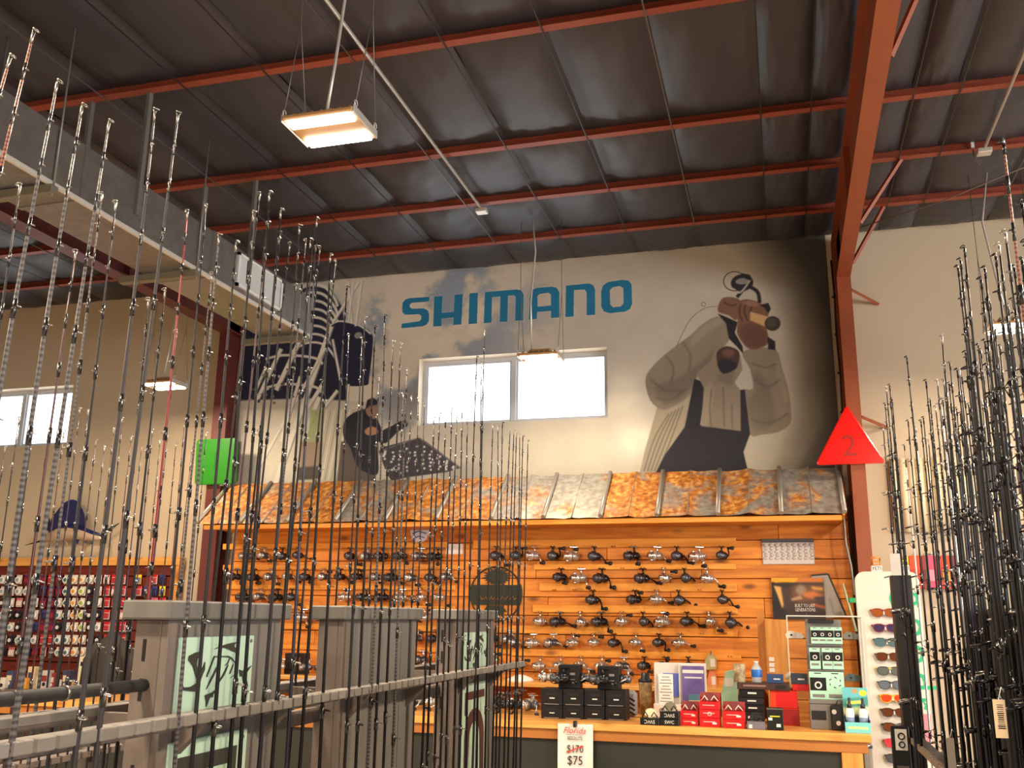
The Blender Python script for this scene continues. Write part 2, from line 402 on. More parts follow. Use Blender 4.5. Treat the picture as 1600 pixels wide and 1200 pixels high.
m_grey = mat('grey_metal', '#85807a', .4, metal=.5)
m_cond = mat('pale_conduit', '#cfc9c0', .35, metal=.5)
m_blk = mat('black_plastic', '#17161a', .4)
m_wire = mat('wire_grey', '#77706a', .4, metal=.4)

struct('floor', MB().box2((-13, -7, -.1), (9, 7.8, 0)), m_floor)
W1 = (-3.02, -1.335, 3.203, 3.81); W2 = (-8.0, -6.672, 3.178, 3.776)
YB = 7.78
b = MB()
def wall_cut(b, x0, x1, z0, z1, holes, y0, y1):
    xs = sorted({x0, x1} | {h[0] for h in holes} | {h[1] for h in holes})
    for a, c in zip(xs, xs[1:]):
        hs = [h for h in holes if h[0] <= a + 1e-6 and h[1] >= c - 1e-6]
        if hs:
            b.box2((a, y0, z0), (c, y1, hs[0][2])); b.box2((a, y0, hs[0][3]), (c, y1, z1))
        else: b.box2((a, y0, z0), (c, y1, z1))
wall_cut(b, -13, 9, 0, 4.8, [W1, W2], YM, YB)
struct('wall_back', b, m_wall)
struct('wall_left', MB().box2((-13.2, -7, 0), (-13, YB, 4.8)), m_wall)
struct('wall_right', MB().box2((9, -7, 0), (9.2, YB, .6)).box2((9, -7, 3.4), (9.2, YB, 4.8)).box2((9, -7, .6), (9.2, -6.2, 3.4)).box2((9, 5.2, .6), (9.2, YB, 3.4)), m_wall)  # side opening made up to go with the added fill light
struct('wall_front', MB().box2((-13.2, -7.2, 0), (9.2, -7, 4.8)), m_wall)
m_pane = glass('window_glass')
m_vinyl = mat('white_vinyl_frame', '#c3c6cd', .45)
def window(n, w):
    x0, x1, z0, z1 = w; t = .032; y = YB - .07; f = MB()
    f.box2((x0, y, z0), (x1, y + .06, z0 + t)); f.box2((x0, y, z1 - t), (x1, y + .06, z1)); f.box2((x0, y, z0 + t), (x0 + t, y + .06, z1 - t)); f.box2((x1 - t, y, z0 + t), (x1, y + .06, z1 - t))
    o = struct('window_%d' % n, f, m_vinyl); xm = (x0 + x1) / 2
    MB().box2((xm - .022, y - .006, z0 + t), (xm + .022, y + .05, z1 - t), .004).build('mullion', m_vinyl, o)
    for a, c in ((x0 + t, xm - .022), (xm + .022, x1 - t)):
        s = MB(); g = .016
        s.box2((a, y + .008, z0 + t), (c, y + .04, z0 + t + g)); s.box2((a, y + .008, z1 - t - g), (c, y + .04, z1 - t)); s.box2((a, y + .008, z0 + t + g), (a + g, y + .04, z1 - t - g)); s.box2((c - g, y + .008, z0 + t + g), (c, y + .04, z1 - t - g))
        so = s.build('sash', m_vinyl, o)
        MB().box2((a + g, y + .02, z0 + t + g), (c - g, y + .025, z1 - t - g)).build('pane', m_pane, so)
window(1, W1); window(2, W2)

# ceiling: deck, pillowed blanket panels between the purlins and the straps
ceil = struct('ceiling', MB().box2((-13.2, -7.2, 4.76), (9.2, YB, 4.9)), m_deck)
PUR = [1.3, 3.05, 4.24, 5.43, 6.22, 6.97]
SEAM = [.01 - .535 * k for k in range(22)][::-1] + [.30, .55, .87, 1.12, 1.66, 2.2, 2.75, 3.3, 3.9]
def pillow(seed):
    r = np.random.default_rng(seed); n = 17; v = []; f = []
    ph = r.random(6) * 6.28
    for j in range(n):
        for i in range(n):
            u, w = i / (n - 1) * 2 - 1, j / (n - 1) * 2 - 1
            e = (1 - abs(u) ** 2.6) * (1 - abs(w) ** 3.2)
            edge = (1 - abs(u)) * (1 - abs(w))
            cr = .005 * math.sin(9 * u + 5 * w + ph[0]) * abs(w) ** 2 * (1 - abs(w)) * 4 + .004 * math.sin(17 * u - 6 * w + ph[1]) * abs(w) ** 3 * (1 - abs(w)) * 6
            cr += .004 * math.sin(13 * w + 4 * u + ph[2]) * abs(u) ** 2 * (1 - abs(u)) * 4 + .0015 * (r.random() - .5) * (edge > 0)
            v.append((u / 2, w / 2, -.052 * e + cr))
    for j in range(n - 1):
        for i in range(n - 1): f.append((j * n + i, (j + 1) * n + i, (j + 1) * n + i + 1, j * n + i + 1))
    return MB().add(v, f, 0, True).mesh('insulation_panel', m_blanket)
PIL = [pillow(s) for s in range(5)]
for y0, y1 in zip([-.6] + PUR, PUR + [YM]):
    for x0, x1 in zip(SEAM, SEAM[1:]):
        if y1 <= 3.1 and (x0 > 1 or x1 < -6): continue
        put('insulation_panel', rnd.choice(PIL), ceil, ((x0 + x1) / 2, (y0 + y1) / 2, 4.632), (0, 0, rnd.choice((0, math.pi))), (x1 - x0, y1 - y0, rnd.uniform(.8, 1.25)))
for i, x in enumerate(SEAM[1:-1]):
    if abs(x - .55) < .1: continue
    MB().box2((x - .004, -.6, 4.556), (x + .004, 6.99, 4.560)).build('insulation_strap', m_tape if i % 3 == 1 else m_strap, ceil)
PN = ['over the shop floor near the camera', 'second from the camera', 'third from the camera, above the near lamp', 'fourth from the camera, crossing above the rust roof bay', 'fifth from the camera, carrying the window lamp', 'closest to the mural wall']
for k, y in enumerate(PUR):
    p = MB()
    p.box2((-13, y - .004, 4.565), (9, y + .004, 4.72)); p.box2((-13, y - .050, 4.562), (9, y + .004, 4.568)); p.box2((-13, y - .004, 4.715), (9, y + .034, 4.722))
    o = p.build('steel_purlin', m_purlin); tag(o, 'long red steel roof purlin ' + PN[k], 'roof beam', 'roof purlins', 'structure')

# frames: tapered steel rafters on columns
def frame(x0, x1, ms, lab, yc):
    xm = (x0 + x1) / 2
    r = MB(); r.box2((x0, -7, 4.125), (x1, yc, 4.14)); r.box2((xm - .006, -7, 4.14), (xm + .006, YM, 4.56)); r.box2((x0, -7, 4.545), (x1, YM, 4.56))
    for y in (1.3, 3.6, 5.9): r.box2((x0 + .004, y, 4.14), (x1 - .004, y + .01, 4.545))
    o = r.build('steel_rafter', ms); tag(o, lab[0], 'roof beam', None, 'structure')
    c = MB(); c.box2((x0, yc, 0), (x1, yc + .014, 4.14)); c.box2((xm - .006, yc + .014, 0), (xm + .006, YM - .012, 4.55)); c.box2((x0, YM - .014, 0), (x1, YM - .002, 4.55)); c.box2((x0 + .004, yc + .014, 4.125), (x1 - .004, YM - .014, 4.14))
    o2 = c.build('steel_column', ms); tag(o2, lab[1], 'column', None, 'structure')
    h = MB()
    for z in (1.2, 2.45, 3.0, 3.6, 3.95): h.cyl((x0 + .02, yc - .004, z), (x0 + .02, yc + .002, z), .008, n=8)
    h.build('bolt', ms, o2)
    return o, o2
frame(.50, .60, m_steel, ('red oxide steel rafter running over the red triangle sign', 'red oxide steel column behind the red triangle sign'), 7.2)
frame(-4.92, -4.78, m_steel2, ('maroon steel rafter running alongside the sheet metal duct', 'maroon steel column behind the green square sign'), 7.38)
for y, px, lab in ((4.24, (1440, 0), 'upper'), (6.22, (1410, 240), 'middle'), (6.97, (1382, 318), 'lower')):
    q = onZ(px[0], px[1], 4.58); q[0] = max(.75, min(1.05, q[0]))
    o = MB().tube([(.602, y, 4.145), (q[0], y, 4.575)], .016, 4, smooth=False).build('rafter_brace', m_steel); tag(o, 'short diagonal red brace, %s of three beside the red rafter' % lab, 'brace', 'rafter braces', 'structure')
for px, lab in (((1372, 475), 'upper'), ((1386, 668), 'lower')):
    q = onY(px[0], px[1], 7.595)
    o = MB().tube([(.602, 7.28, q[2] + .03), (q[0], 7.595, q[2])], .014, 4, smooth=False).build('girt_brace', m_steel); tag(o, 'small dark red wall brace, %s one beside the red column' % lab, 'brace', 'wall braces', 'structure')

# black edge cord at the mural's end, by the column
e = MB(); zz = [4.3, 4.0, 3.7, 3.4, 3.1, 2.75]
e.tube([(.475 + .006 * (i % 2), 7.30, z) for i, z in enumerate(zz)], .007, 6)
for z in zz[1:]: e.ball((.47, 7.29, z), .011, 8)
o = e.build('light_string', m_blk); tag(o, 'dark cord of unlit bulbs running down beside the red column', 'cord')

# conduits with junction boxes
def conduit(x, ya, yb, lab):
    t = thing('conduit', lab, 'conduit', (x, yb, 4.53))
    MB().cyl((0, ya - yb, 0), (0, 0, 0), .011, n=8).build('pipe', m_cond, t)
    MB().box((0, .01, -.016), (.085, .07, .032), None, .004).build('junction_box', m_cond, t)
    MB().tube([(0, ya - yb + .3, .0), (0, ya - yb + .3, .03)], .016, 8).build('clamp', m_cond, t)
conduit(-2.015, -.5, 6.2, 'pale conduit pipe crossing the dark ceiling to a box above the wall lettering')
conduit(1.37, 1.0, 6.12, 'pale conduit pipe with junction box beside the red rafter')
t = thing('hook_bracket', 'two white clip hooks on the purlin beside the junction box', 'hook', (1.37, 6.22, 4.55))
for px in (1519, 1568):
    q = onY(px, 225, 6.19) - np.array([1.37, 6.22, 4.55])
    MB().box((q[0], q[1], q[2]), (.022, .012, .06), None, .003).build('clip', m_white, t)
    MB().tube([(q[0], q[1], q[2] - .03), (q[0] + .005, q[1], q[2] - .11), (q[0] + .03, q[1], q[2] - .15), (q[0] + .045, q[1], q[2] - .10)], .004, 6).build('wire_hook', m_wire, t)
o = MB().tube([onY(1345, 355, 6.9), onY(1470, 315, 6.4), onY(1640, 245, 5.95)], .0045, 5).build('guy_wire', m_wire); tag(o, 'thin slack wire strung from the red rafter across the ceiling', 'wire')

# lamps
m_led = emission('led_panel', '#fff1dc', 26.0)
m_hous = mat('lamp_housing', '#b98d5e', .45)  # tan holds the warm strip light reflected on the metal
def lamp(px, py, lab, hook=None, power=70, z=3.45, cord=None, yc=None):
    p = onZ(px, py, z); X, Y = p[0], p[1]
    t = thing('high_bay_lamp', lab, 'ceiling lamp', (X, Y, z), 'hanging high bay lamps')
    h = MB(); h.box((0, 0, .018), (.30, .23, .022), None, .006)
    for i in range(7): h.box((-.12 + .04 * i, 0, .042), (.008, .16, .02))
    h.box((0, 0, .06), (.16, .07, .03), None, .005)
    h.build('housing', m_hous, t)
    for s in (-1, 1):
        MB().box((0, s * .077, .004), (.27, .060, .014), None, .003).build('led_strip', m_led, t)
        MB().box((s * .152, 0, .02), (.008, .22, .035), None, .003).build('end_bracket', m_cond, t)
        MB().ring((s * .152, .09, .05), (1, 0, 0), .012, .003, 10, 5).ring((s * .152, -.09, .05), (1, 0, 0), .012, .003, 10, 5).build('hanging_ring', m_cond, t)
        MB().tube([(s * .152, .09, .06), (s * .16, 0, .5), (s * .16, 0, 4.56 - z)], .0022, 4).tube([(s * .152, -.09, .06), (s * .16, 0, .5)], .0022, 4).build('suspension_wire', m_wire, t)
    c = cord or [(-.02, 0, .07), (.0, .01, .3), (.03, .02, .7), (.0, .03, 4.56 - z)]
    MB().tube(c, .007, 7).build('power_cord', m_cond, t)
    area_light('high_bay_light', (X, Y, z - .012), .28, .2, power)
    return t
lamp(515, 205, 'bright hanging lamp with two glowing strips over the near shop floor', power=130)
lamp(845, 562, 'small hanging lamp glowing in front of the mural window', power=30, cord=[(-.07, 0, .07), (-.08, .0, .45), (-.04, -.02, .85), (-.06, -.04, 4.56 - 3.45)])
lamp(257, 604, 'hanging lamp glowing against the beige wall left of the green sign', power=28)
lamp(1582, 514, 'hanging lamp glowing behind the tall rods right of the red sign', power=28, cord=[(-.02, 0, .07), (-.06, .0, .35), (-.11, -.02, .75), (-.05, -.03, 1.1)])

# sheet metal duct on trapeze hangers
DX0, DX1, DZ0, DZ1, DYE = -3.83, -3.45, 3.692, 4.005, 6.4
t = thing('air_duct', 'long galvanised rectangular air duct hung along the ceiling', 'duct', (0, 0, 0))
MB().box2((DX0, -5, DZ0), (DX1, DYE, DZ1)).build('duct_body', m_galv, t)
e = MB()
for y in (.2, 1.4, 2.6, 3.8, 5.0): e.box2((DX0 - .006, y, DZ0 - .006), (DX1 + .006, y + .03, DZ1 + .006))
e.build('seam_flange', m_galv, t)
MB().box2((DX1 - .01, -5, DZ0 - .012), (DX1 + .008, DYE, DZ0 + .012)).build('edge_trim', mat('edge_trim', '#d6d0c4', .4, metal=.3), t)
MB().box2((DX0 + .02, DYE, DZ0 + .02), (DX1 - .02, DYE + .012, DZ1 - .02)).build('end_cap', m_galv, t)
ga, gb = onX(369, 420, DX1), onX(438, 463, DX1)
ya, yb2 = ga[1], gb[1]; zc = (ga[2] + gb[2]) / 2
g = MB(); zt, zb = zc + .118, zc - .118
for a in ((ya, zb, yb2, zb + .02), (ya, zt - .02, yb2, zt), (ya, zb, ya + .02, zt), (yb2 - .02, zb, yb2, zt)): g.box2((DX1, a[0], a[1]), (DX1 + .018, a[2], a[3]))
go = g.build('air_register', m_white, t)
sl = MB(); n = 24
for i in range(n):
    y = ya + .024 + (yb2 - ya - .048) * (i + .5) / n; sl.box((DX1 + .008, y, zc), (.012, .006, zt - zb - .04), Matrix.Rotation(.5, 3, 'Z'))
sl.build('louvre', m_white, go)['kind'] = 'stuff'
for px, py in ((30, 268), (250, 433), (435, 530)):
    y = onX(px + 55, py - (10 if px < 400 else 0), DX1)[1] if px < 400 else DYE - .1
    MB().box2((DX0 - .16, y - .025, DZ0 - .055), (DX1 + .02, y + .025, DZ0 - .012)).build('trapeze_bar', mat('trapeze_bar', '#7a7360', .5, metal=.3), t)
    for x in (DX0 - .04, DX1 + .012): MB().cyl((x, y, DZ0 - .07), (x, y, 4.6), .006, n=6).build('hanger_rod', m_grey, t)
for y in (3.05, 4.24, 5.43):
    for x in (DX0 - .012, DX1 + .012): MB().box2((x - .011, y - .016, DZ0 + .1), (x + .011, y + .016, 4.57)).build('hanger_strap', m_grey, t)

# ------------------------------------------------------------------ the printed mural
MX0, MX1, MZ0, MZ1 = -4.83, .462, 2.55, 4.63
CW = 1900; CH = int(CW * (MZ1 - MZ0) / (MX1 - MX0)); CS = CW / (MX1 - MX0)
def mp(pts):
    o = []
    for x, y in pts:
        q = onY(x, y, YM); o.append(((q[0] - MX0) * CS, (MZ1 - q[2]) * CS))
    return o
cv = Canvas(CW, CH, '#bcb4a6')
yy, xx = np.mgrid[0:CH, 0:CW].astype(np.float32)
def blend(mask, col): cv.a[:] = cv.a * (1 - mask[..., None]) + Canvas.c(col) * mask[..., None]
u, w = xx / CW, yy / CH
cl = fbm(CH, CW, 150, 6)
sky = np.clip((.62 - u) / .35, 0, 1) * np.clip((.75 - w) / .4, 0, 1)
blend(np.clip(np.clip(sky * 1.6, 0, 1) * np.clip(.5 + 2.2 * cl, 0, 1), 0, .9), '#8794a8')
blend(np.clip(np.clip(sky * 1.6, 0, 1) * np.clip(-1.8 * cl + .1, 0, 1), 0, .8), '#d6ccbc')
blend(np.clip(np.clip((u - .2) / .15, 0, 1) * np.clip((.52 - u) / .15, 0, 1) * np.clip((w - .2) * 3, 0, 1) * np.clip(2.2 * cl, 0, 1) * .8, 0, .75), '#85827f')
blend(np.clip((w - .7) * 1.5, 0, .5) * np.clip((u - .3) * 4, 0, 1), '#d2c2a4')
blend(np.clip(np.exp(-(((u - .685) / .035) ** 2 + ((w - .58) / .09) ** 2)) * .75 + np.exp(-(((u - .705) / .03) ** 2 + ((w - .78) / .06) ** 2)) * .8 + np.exp(-(((u - .70) / .09) ** 2 + ((w - .7) / .25) ** 2)) * .35, 0, .9), '#efe6d2')
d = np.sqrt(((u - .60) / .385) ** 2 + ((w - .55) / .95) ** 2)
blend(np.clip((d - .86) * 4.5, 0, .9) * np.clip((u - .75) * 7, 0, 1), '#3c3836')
# boat tower at the print's far end
F = lambda p, c, s=.6, a=1.0, sm=0: cv.fill(mp(p), c, s, a, sm)
Ls = lambda p, wd, c, s=.6, a=1.0, sm=6: cv.line(mp(p), wd * 2.02, c, s, a, sm)
F([(360, 430), (540, 430), (570, 470), (585, 600), (560, 640), (360, 640)], '#cdc5b4', 3, .5)
F([(360, 500), (520, 495), (540, 600), (545, 640), (380, 640), (360, 620)], '#1c1d33')
F([(470, 455), (515, 450), (535, 480), (540, 520), (470, 540)], '#23243a', 2)
F([(360, 626), (480, 622), (575, 628), (560, 760), (360, 760)], '#bdb5a2', 2)
F([(372, 640), (470, 640), (462, 752), (362, 756)], '#cbc3b0', 1.5)
F([(362, 690), (378, 690), (372, 752), (362, 754)], '#6a665e', 2)
for k in range(8):   # rod rings of the tower
    y = 445 + k * 13
    Ls([(455, y + 14), (480, y), (505, y + 2), (522, y + 20), (528, y + 34)], 5 - k * .15, '#d5cfc2')
    Ls([(455, y + 20), (480, y + 6), (505, y + 8), (520, y + 26)], 3.5, '#1e2036')
F([(512, 520), (520, 506), (535, 503), (560, 507), (578, 518), (583, 535), (577, 590), (572, 602), (540, 602), (528, 590), (520, 545)], '#1b1d38', .6, 1, 3)
Ls([(512, 512), (530, 502), (560, 508), (580, 522)], 3, '#d5cfc2')
cv.dot(mp([(560, 524)])[0], 14, 11, '#8d8a86', 1)
for a, b, wd in (((562, 440), (520, 505), 5), ((545, 440), (550, 505), 4), ((553, 440), (545, 503), 3), ((566, 438), (556, 510), 4), ((518, 510), (430, 760), 9), ((508, 545), (400, 740), 5), ((470, 530), (432, 610), 8), ((440, 545), (400, 630), 7), ((470, 588), (440, 690), 6),
                 ((520, 530), (534, 602), 4), ((528, 610), (505, 640), 6), ((505, 600), (480, 640), 7), ((420, 565), (400, 610), 5), ((545, 600), (530, 760), 4), ((500, 620), (478, 680), 8)):
    Ls([a, b], wd * 1.15, '#dcd6c8', .6, 1, 0); Ls([(a[0] + wd * .45, a[1]), (b[0] + wd * .45, b[1])], wd * .25, '#6e6a68', .6, .8, 0)
for y in (555, 600, 668): Ls([(415, y + 6), (445, y), (490, y + 4), (505, y + 14)], 4.5, '#cfc8b9')
for k in range(9): Ls([(505 + k * 6, 640), (488 + k * 5, 750)], 1.6, '#e0d8c6' if k % 2 else '#8f8775', .5, .8, 0)
F([(486, 640), (508, 640), (500, 690), (480, 690)], '#8f9a62', 2, .8)
F([(470, 690), (505, 690), (500, 740), (470, 742)], '#8d7460', 2, .8); F([(465, 730), (500, 728), (498, 748), (466, 750)], '#4e453e', 1.5)
for k in range(5): cv.dot(mp([(395 + 11 * k, 533 + 2 * (k % 2))])[0], 9, 8, '#b4ada0', 1)
for k in range(26): cv.dot(mp([(370 + rnd.random() * 90, 575 + rnd.random() * 55)])[0], 3 + 6 * rnd.random(), 2 + 4 * rnd.random(), rnd.choice(('#8e8a80', '#5b4a4a', '#c9c2b0', '#3a3c4e')), .8)
# the printed man at the tray
F([(533, 690), (590, 680), (592, 700), (585, 760), (526, 760)], '#5b5049', 1.5)
F([(538, 660), (548, 648), (566, 640), (585, 640), (592, 660), (600, 682), (590, 692), (592, 732), (585, 742), (560, 730), (548, 700), (537, 682)], '#1b1a28', .8, 1, 3)
F([(572, 645), (575, 627), (583, 622), (591, 626), (592, 640), (586, 655)], '#8d6d5a', .8, 1, 3); F([(571, 640), (574, 625), (583, 621), (592, 628), (590, 632), (578, 634)], '#1f2130', .6)
F([(590, 678), (615, 664), (628, 657), (637, 660), (636, 666), (622, 674), (604, 692), (592, 690)], '#24222e', .7, 1, 2); cv.dot(mp([(633, 660)])[0], 9, 6, '#7e6656', 1)
F([(570, 672), (580, 666), (590, 670), (590, 678), (574, 680)], '#a87a5e', .8, 1, 2)
tray = [(592, 705), (600, 698), (655, 684), (665, 689), (720, 731), (700, 737), (640, 745), (612, 751), (604, 738)]
F(tray, '#3b363f', .8); Ls([(592, 705), (655, 684), (720, 731)], 2, '#6e6a72', .5, .8, 0)
for j in range(6):
    for i in range(10):
        a, c = (i + .5 + .4 * rnd.random() - .2) / 10, (j + .5 + .4 * rnd.random() - .2) / 6
        top = 704 - 18 * (a / .52) if a < .52 else 686 + 44 * ((a - .52) / .48); bot = 710 + 38 * min(1, a / .18) - 14 * max(0, a - .18) / .82
        if bot - top < 8: continue
        cv.dot(mp([(596 + 120 * a, top + (bot - top) * (.1 + .8 * c))])[0], 4.5, 3.6, '#cfc9c2', .6)
# the printed angler
A = lambda pts: [(980 + p * .3, 400 + q * .3) for p, q in pts]
KH, KD, KL, BK, SK = '#8b7f6e', '#655b50', '#a89b86', '#26242c', '#7c5848'
F(A([(350, 640), (300, 900), (200, 1030), (150, 1130), (65, 1130), (90, 1020), (130, 880), (155, 790), (250, 730)]), '#a79a84', 1, 1)
for k in range(5): Ls(A([(290 - 18 * k, 780 + 10 * k), (230 - 22 * k, 950), (160 - 18 * k, 1120)]), 2.2, '#6f6557', 1.2, .7)
F(A([(95, 650), (120, 590), (200, 510), (340, 405), (380, 365), (465, 315), (520, 350), (530, 440), (470, 500), (440, 570), (365, 625), (330, 720), (250, 780), (180, 800), (120, 750)]), KH, 1, 1, 3)
F(A([(140, 680), (260, 640), (400, 540), (470, 470), (460, 520), (370, 620), (310, 720), (200, 780)]), KD, 5, .55, 2)
F(A([(350, 410), (390, 370), (470, 320), (500, 345), (420, 400), (330, 480)]), KL, 4, .6, 2)
for p in ([(200, 520), (240, 580), (230, 660)], [(290, 450), (330, 520), (320, 600)], [(120, 640), (200, 700), (300, 700)], [(150, 740), (230, 745), (310, 690)]): Ls(A(p), 2.5, '#5c5348', 1.6, .6)
F(A([(600, 515), (640, 485), (770, 485), (805, 580), (840, 700), (853, 800), (850, 870), (790, 915), (700, 930), (640, 930), (600, 800), (600, 700), (655, 690), (640, 590)]), KH, 1, 1, 3)
F(A([(650, 600), (720, 640), (770, 800), (760, 880), (660, 900), (620, 760), (670, 700)]), KD, 6, .5, 2)
F(A([(770, 500), (805, 600), (845, 740), (820, 760), (780, 640)]), KL, 4, .5, 2)
for p in ([(650, 560), (720, 580), (780, 560)], [(660, 640), (730, 680), (800, 640)], [(640, 850), (740, 870), (840, 820)]): Ls(A(p), 2.5, '#5c5348', 1.6, .6)
F(A([(350, 640), (300, 890), (200, 1030), (145, 1135), (632, 1135), (605, 1020), (640, 925), (600, 890), (380, 880), (415, 660)]), BK, .8)
F(A([(575, 700), (612, 695), (640, 930), (590, 930)]), BK, .8)
F(A([(360, 610), (440, 545), (455, 480), (520, 470), (590, 520), (600, 590), (560, 660), (590, 700), (592, 912), (385, 885), (400, 690)]), '#8d7f6e', .9, 1, 0)
F(A([(480, 610), (560, 600), (550, 680), (470, 650)]), KD, 5, .5); F(A([(400, 690), (440, 650), (455, 700), (420, 890), (388, 885)]), KL, 3, .5)
for p in ([(440, 690), (430, 800), (440, 890)], [(545, 770), (548, 900)], [(500, 680), (505, 890)]): Ls(A(p), 2.2, '#5f564b', 1.2, .6)
F(A([(468, 500), (515, 470), (575, 490), (585, 530), (565, 585), (500, 612), (472, 565)]), '#4b3630', .8, 1, 3)
F(A([(470, 560), (500, 535), (570, 560), (560, 590), (500, 612)]), '#25252e', 1.5, 1, 2); F(A([(490, 500), (530, 485), (560, 500), (530, 530)]), '#755447', 2, .9, 2)
F(A([(470, 300), (520, 320), (575, 345), (560, 400), (600, 470), (605, 510), (570, 470), (530, 430), (515, 350)]), '#221f24', .8)
F(A([(478, 250), (505, 216), (570, 220), (600, 250), (590, 300), (565, 335), (530, 310), (475, 292)]), SK, .8, 1, 3)
F(A([(565, 262), (600, 228), (660, 232), (705, 255), (735, 300), (725, 360), (735, 450), (690, 480), (640, 485), (600, 450), (572, 400), (575, 330)]), SK, .8, 1, 3)
F(A([(590, 370), (660, 350), (720, 390), (720, 460), (640, 480), (600, 440)]), '#5e3f34', 4, .7, 2)
for p in ([(590, 250), (585, 300), (600, 340)], [(620, 240), (610, 290), (630, 340)], [(655, 245), (640, 290), (650, 300)], [(505, 240), (540, 260), (570, 250)]): Ls(A(p), 2.4, '#4a3028', .9, .8)
F(A([(600, 240), (660, 236), (690, 255), (640, 262)]), '#a17663', 2, .8, 2)
F(A([(730, 420), (770, 445), (772, 490), (735, 485)]), '#25202a', .8)
F(A([(640, 290), (740, 318), (728, 372), (640, 335)]), '#c9a273', .8); cv.dot(mp(A([(757, 352)]))[0], 22, 22, '#3b3431', .7); cv.dot(mp(A([(752, 348)]))[0], 15, 15, '#4d4540', 1.5)
F(A([(690, 255), (735, 245), (748, 275), (735, 300), (715, 270)]), '#241f22', .8)
Ls(A([(572, 215), (610, 170), (640, 150)]), 5, '#26242a'); Ls(A([(640, 160), (680, 190), (690, 245)]), 5, '#26242a')
cv.dot(mp(A([(598, 140)]))[0], 32, 26, '#2b2a30', .7); cv.dot(mp(A([(600, 132)]))[0], 20, 10, '#9a9490', 1); Ls(A([(550, 170), (590, 190), (645, 120)]), 3, '#b9b2aa'); F(A([(585, 88), (640, 100), (650, 130), (620, 120)]), '#2b2a30', .7)
cv_c = A([(505 + 0, 130)])[0]
Ls([(980 + .3 * (560 + 58 * math.cos(t)), 400 + .3 * (132 + 50 * math.sin(t))) for t in np.linspace(1.2, 5.2, 14)], 1.2, '#2f2d33', .4)
Ls(A([(470, 262), (400, 275), (330, 330), (280, 420), (255, 480)]), 1.1, '#6d655c', .5, .8); Ls([(980 + .3 * (398 + 11 * math.cos(t)), 400 + .3 * (252 + 11 * math.sin(t))) for t in np.linspace(0, 6.28, 12)], 1, '#6d655c', .4, .8)
# the lettering, drawn in its own upright letter shapes
TEAL = '#18729a'
S4 = lambda pts: [(610 + p / 4, 420 + q / 4) for p, q in pts]
WH = '#d9d3c8'
def letter(outer, holes=()):
    c = np.array(mp(S4(outer))); cv.fill(c, WH, 2.2, .75)
    cv.fill(c, TEAL, .5)
    for hpts in holes: cv.fill(mp(S4(hpts)), '#bdb5a8', .5)
letter([(245, 176), (122, 184), (96, 192), (78, 212), (74, 250), (78, 275), (96, 288), (180, 284), (194, 294), (194, 316), (182, 328), (72, 344), (70, 372), (200, 360), (226, 350), (242, 326), (243, 284), (234, 260), (210, 248), (136, 250), (122, 240), (122, 224), (134, 214), (243, 204)])
letter([(275, 174), (327, 170), (322, 276), (397, 270), (402, 163), (454, 158), (444, 348), (393, 352), (396, 304), (321, 312), (320, 358), (269, 362)])
letter([(495, 154), (548, 150), (542, 342), (489, 346)])
letter([(592, 146), (790, 130), (818, 136), (834, 160), (830, 322), (780, 326), (784, 178), (774, 166), (736, 168), (732, 330), (684, 333), (688, 174), (636, 178), (632, 336), (584, 340)])
letter([(866, 318), (872, 170), (888, 134), (914, 120), (1010, 112), (1038, 118), (1056, 146), (1056, 304), (1004, 308), (1004, 264), (918, 270), (916, 314)], [[(920, 238), (920, 172), (934, 158), (990, 150), (1004, 162), (1004, 230)]])
letter([(1098, 106), (1240, 92), (1268, 102), (1280, 130), (1280, 288), (1228, 291), (1226, 146), (1214, 130), (1148, 134), (1146, 298), (1094, 302)])
letter([(1318, 140), (1330, 104), (1360, 84), (1450, 70), (1488, 74), (1508, 98), (1512, 220), (1498, 252), (1468, 268), (1372, 278), (1334, 266), (1318, 236)], [[(1372, 134), (1390, 116), (1434, 108), (1456, 120), (1458, 216), (1440, 236), (1392, 242), (1374, 224)]])
cv.a *= (1 + .02 * fbm(CH, CW, 60, 3)[..., None])
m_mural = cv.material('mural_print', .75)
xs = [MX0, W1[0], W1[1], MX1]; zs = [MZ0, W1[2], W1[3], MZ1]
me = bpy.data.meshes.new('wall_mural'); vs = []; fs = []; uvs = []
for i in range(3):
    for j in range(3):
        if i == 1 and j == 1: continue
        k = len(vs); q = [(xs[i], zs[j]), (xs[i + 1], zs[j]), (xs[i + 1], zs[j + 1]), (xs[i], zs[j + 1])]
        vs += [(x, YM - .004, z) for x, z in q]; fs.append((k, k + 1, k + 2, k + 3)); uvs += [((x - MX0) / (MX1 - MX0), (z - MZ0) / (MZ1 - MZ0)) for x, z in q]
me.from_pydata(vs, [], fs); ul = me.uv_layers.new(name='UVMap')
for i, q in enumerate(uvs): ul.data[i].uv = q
me.materials.append(m_mural); o = put('wall_mural', me); tag(o, 'wide printed wall mural of an angler casting, with large teal brand lettering', 'mural', None, 'thing')
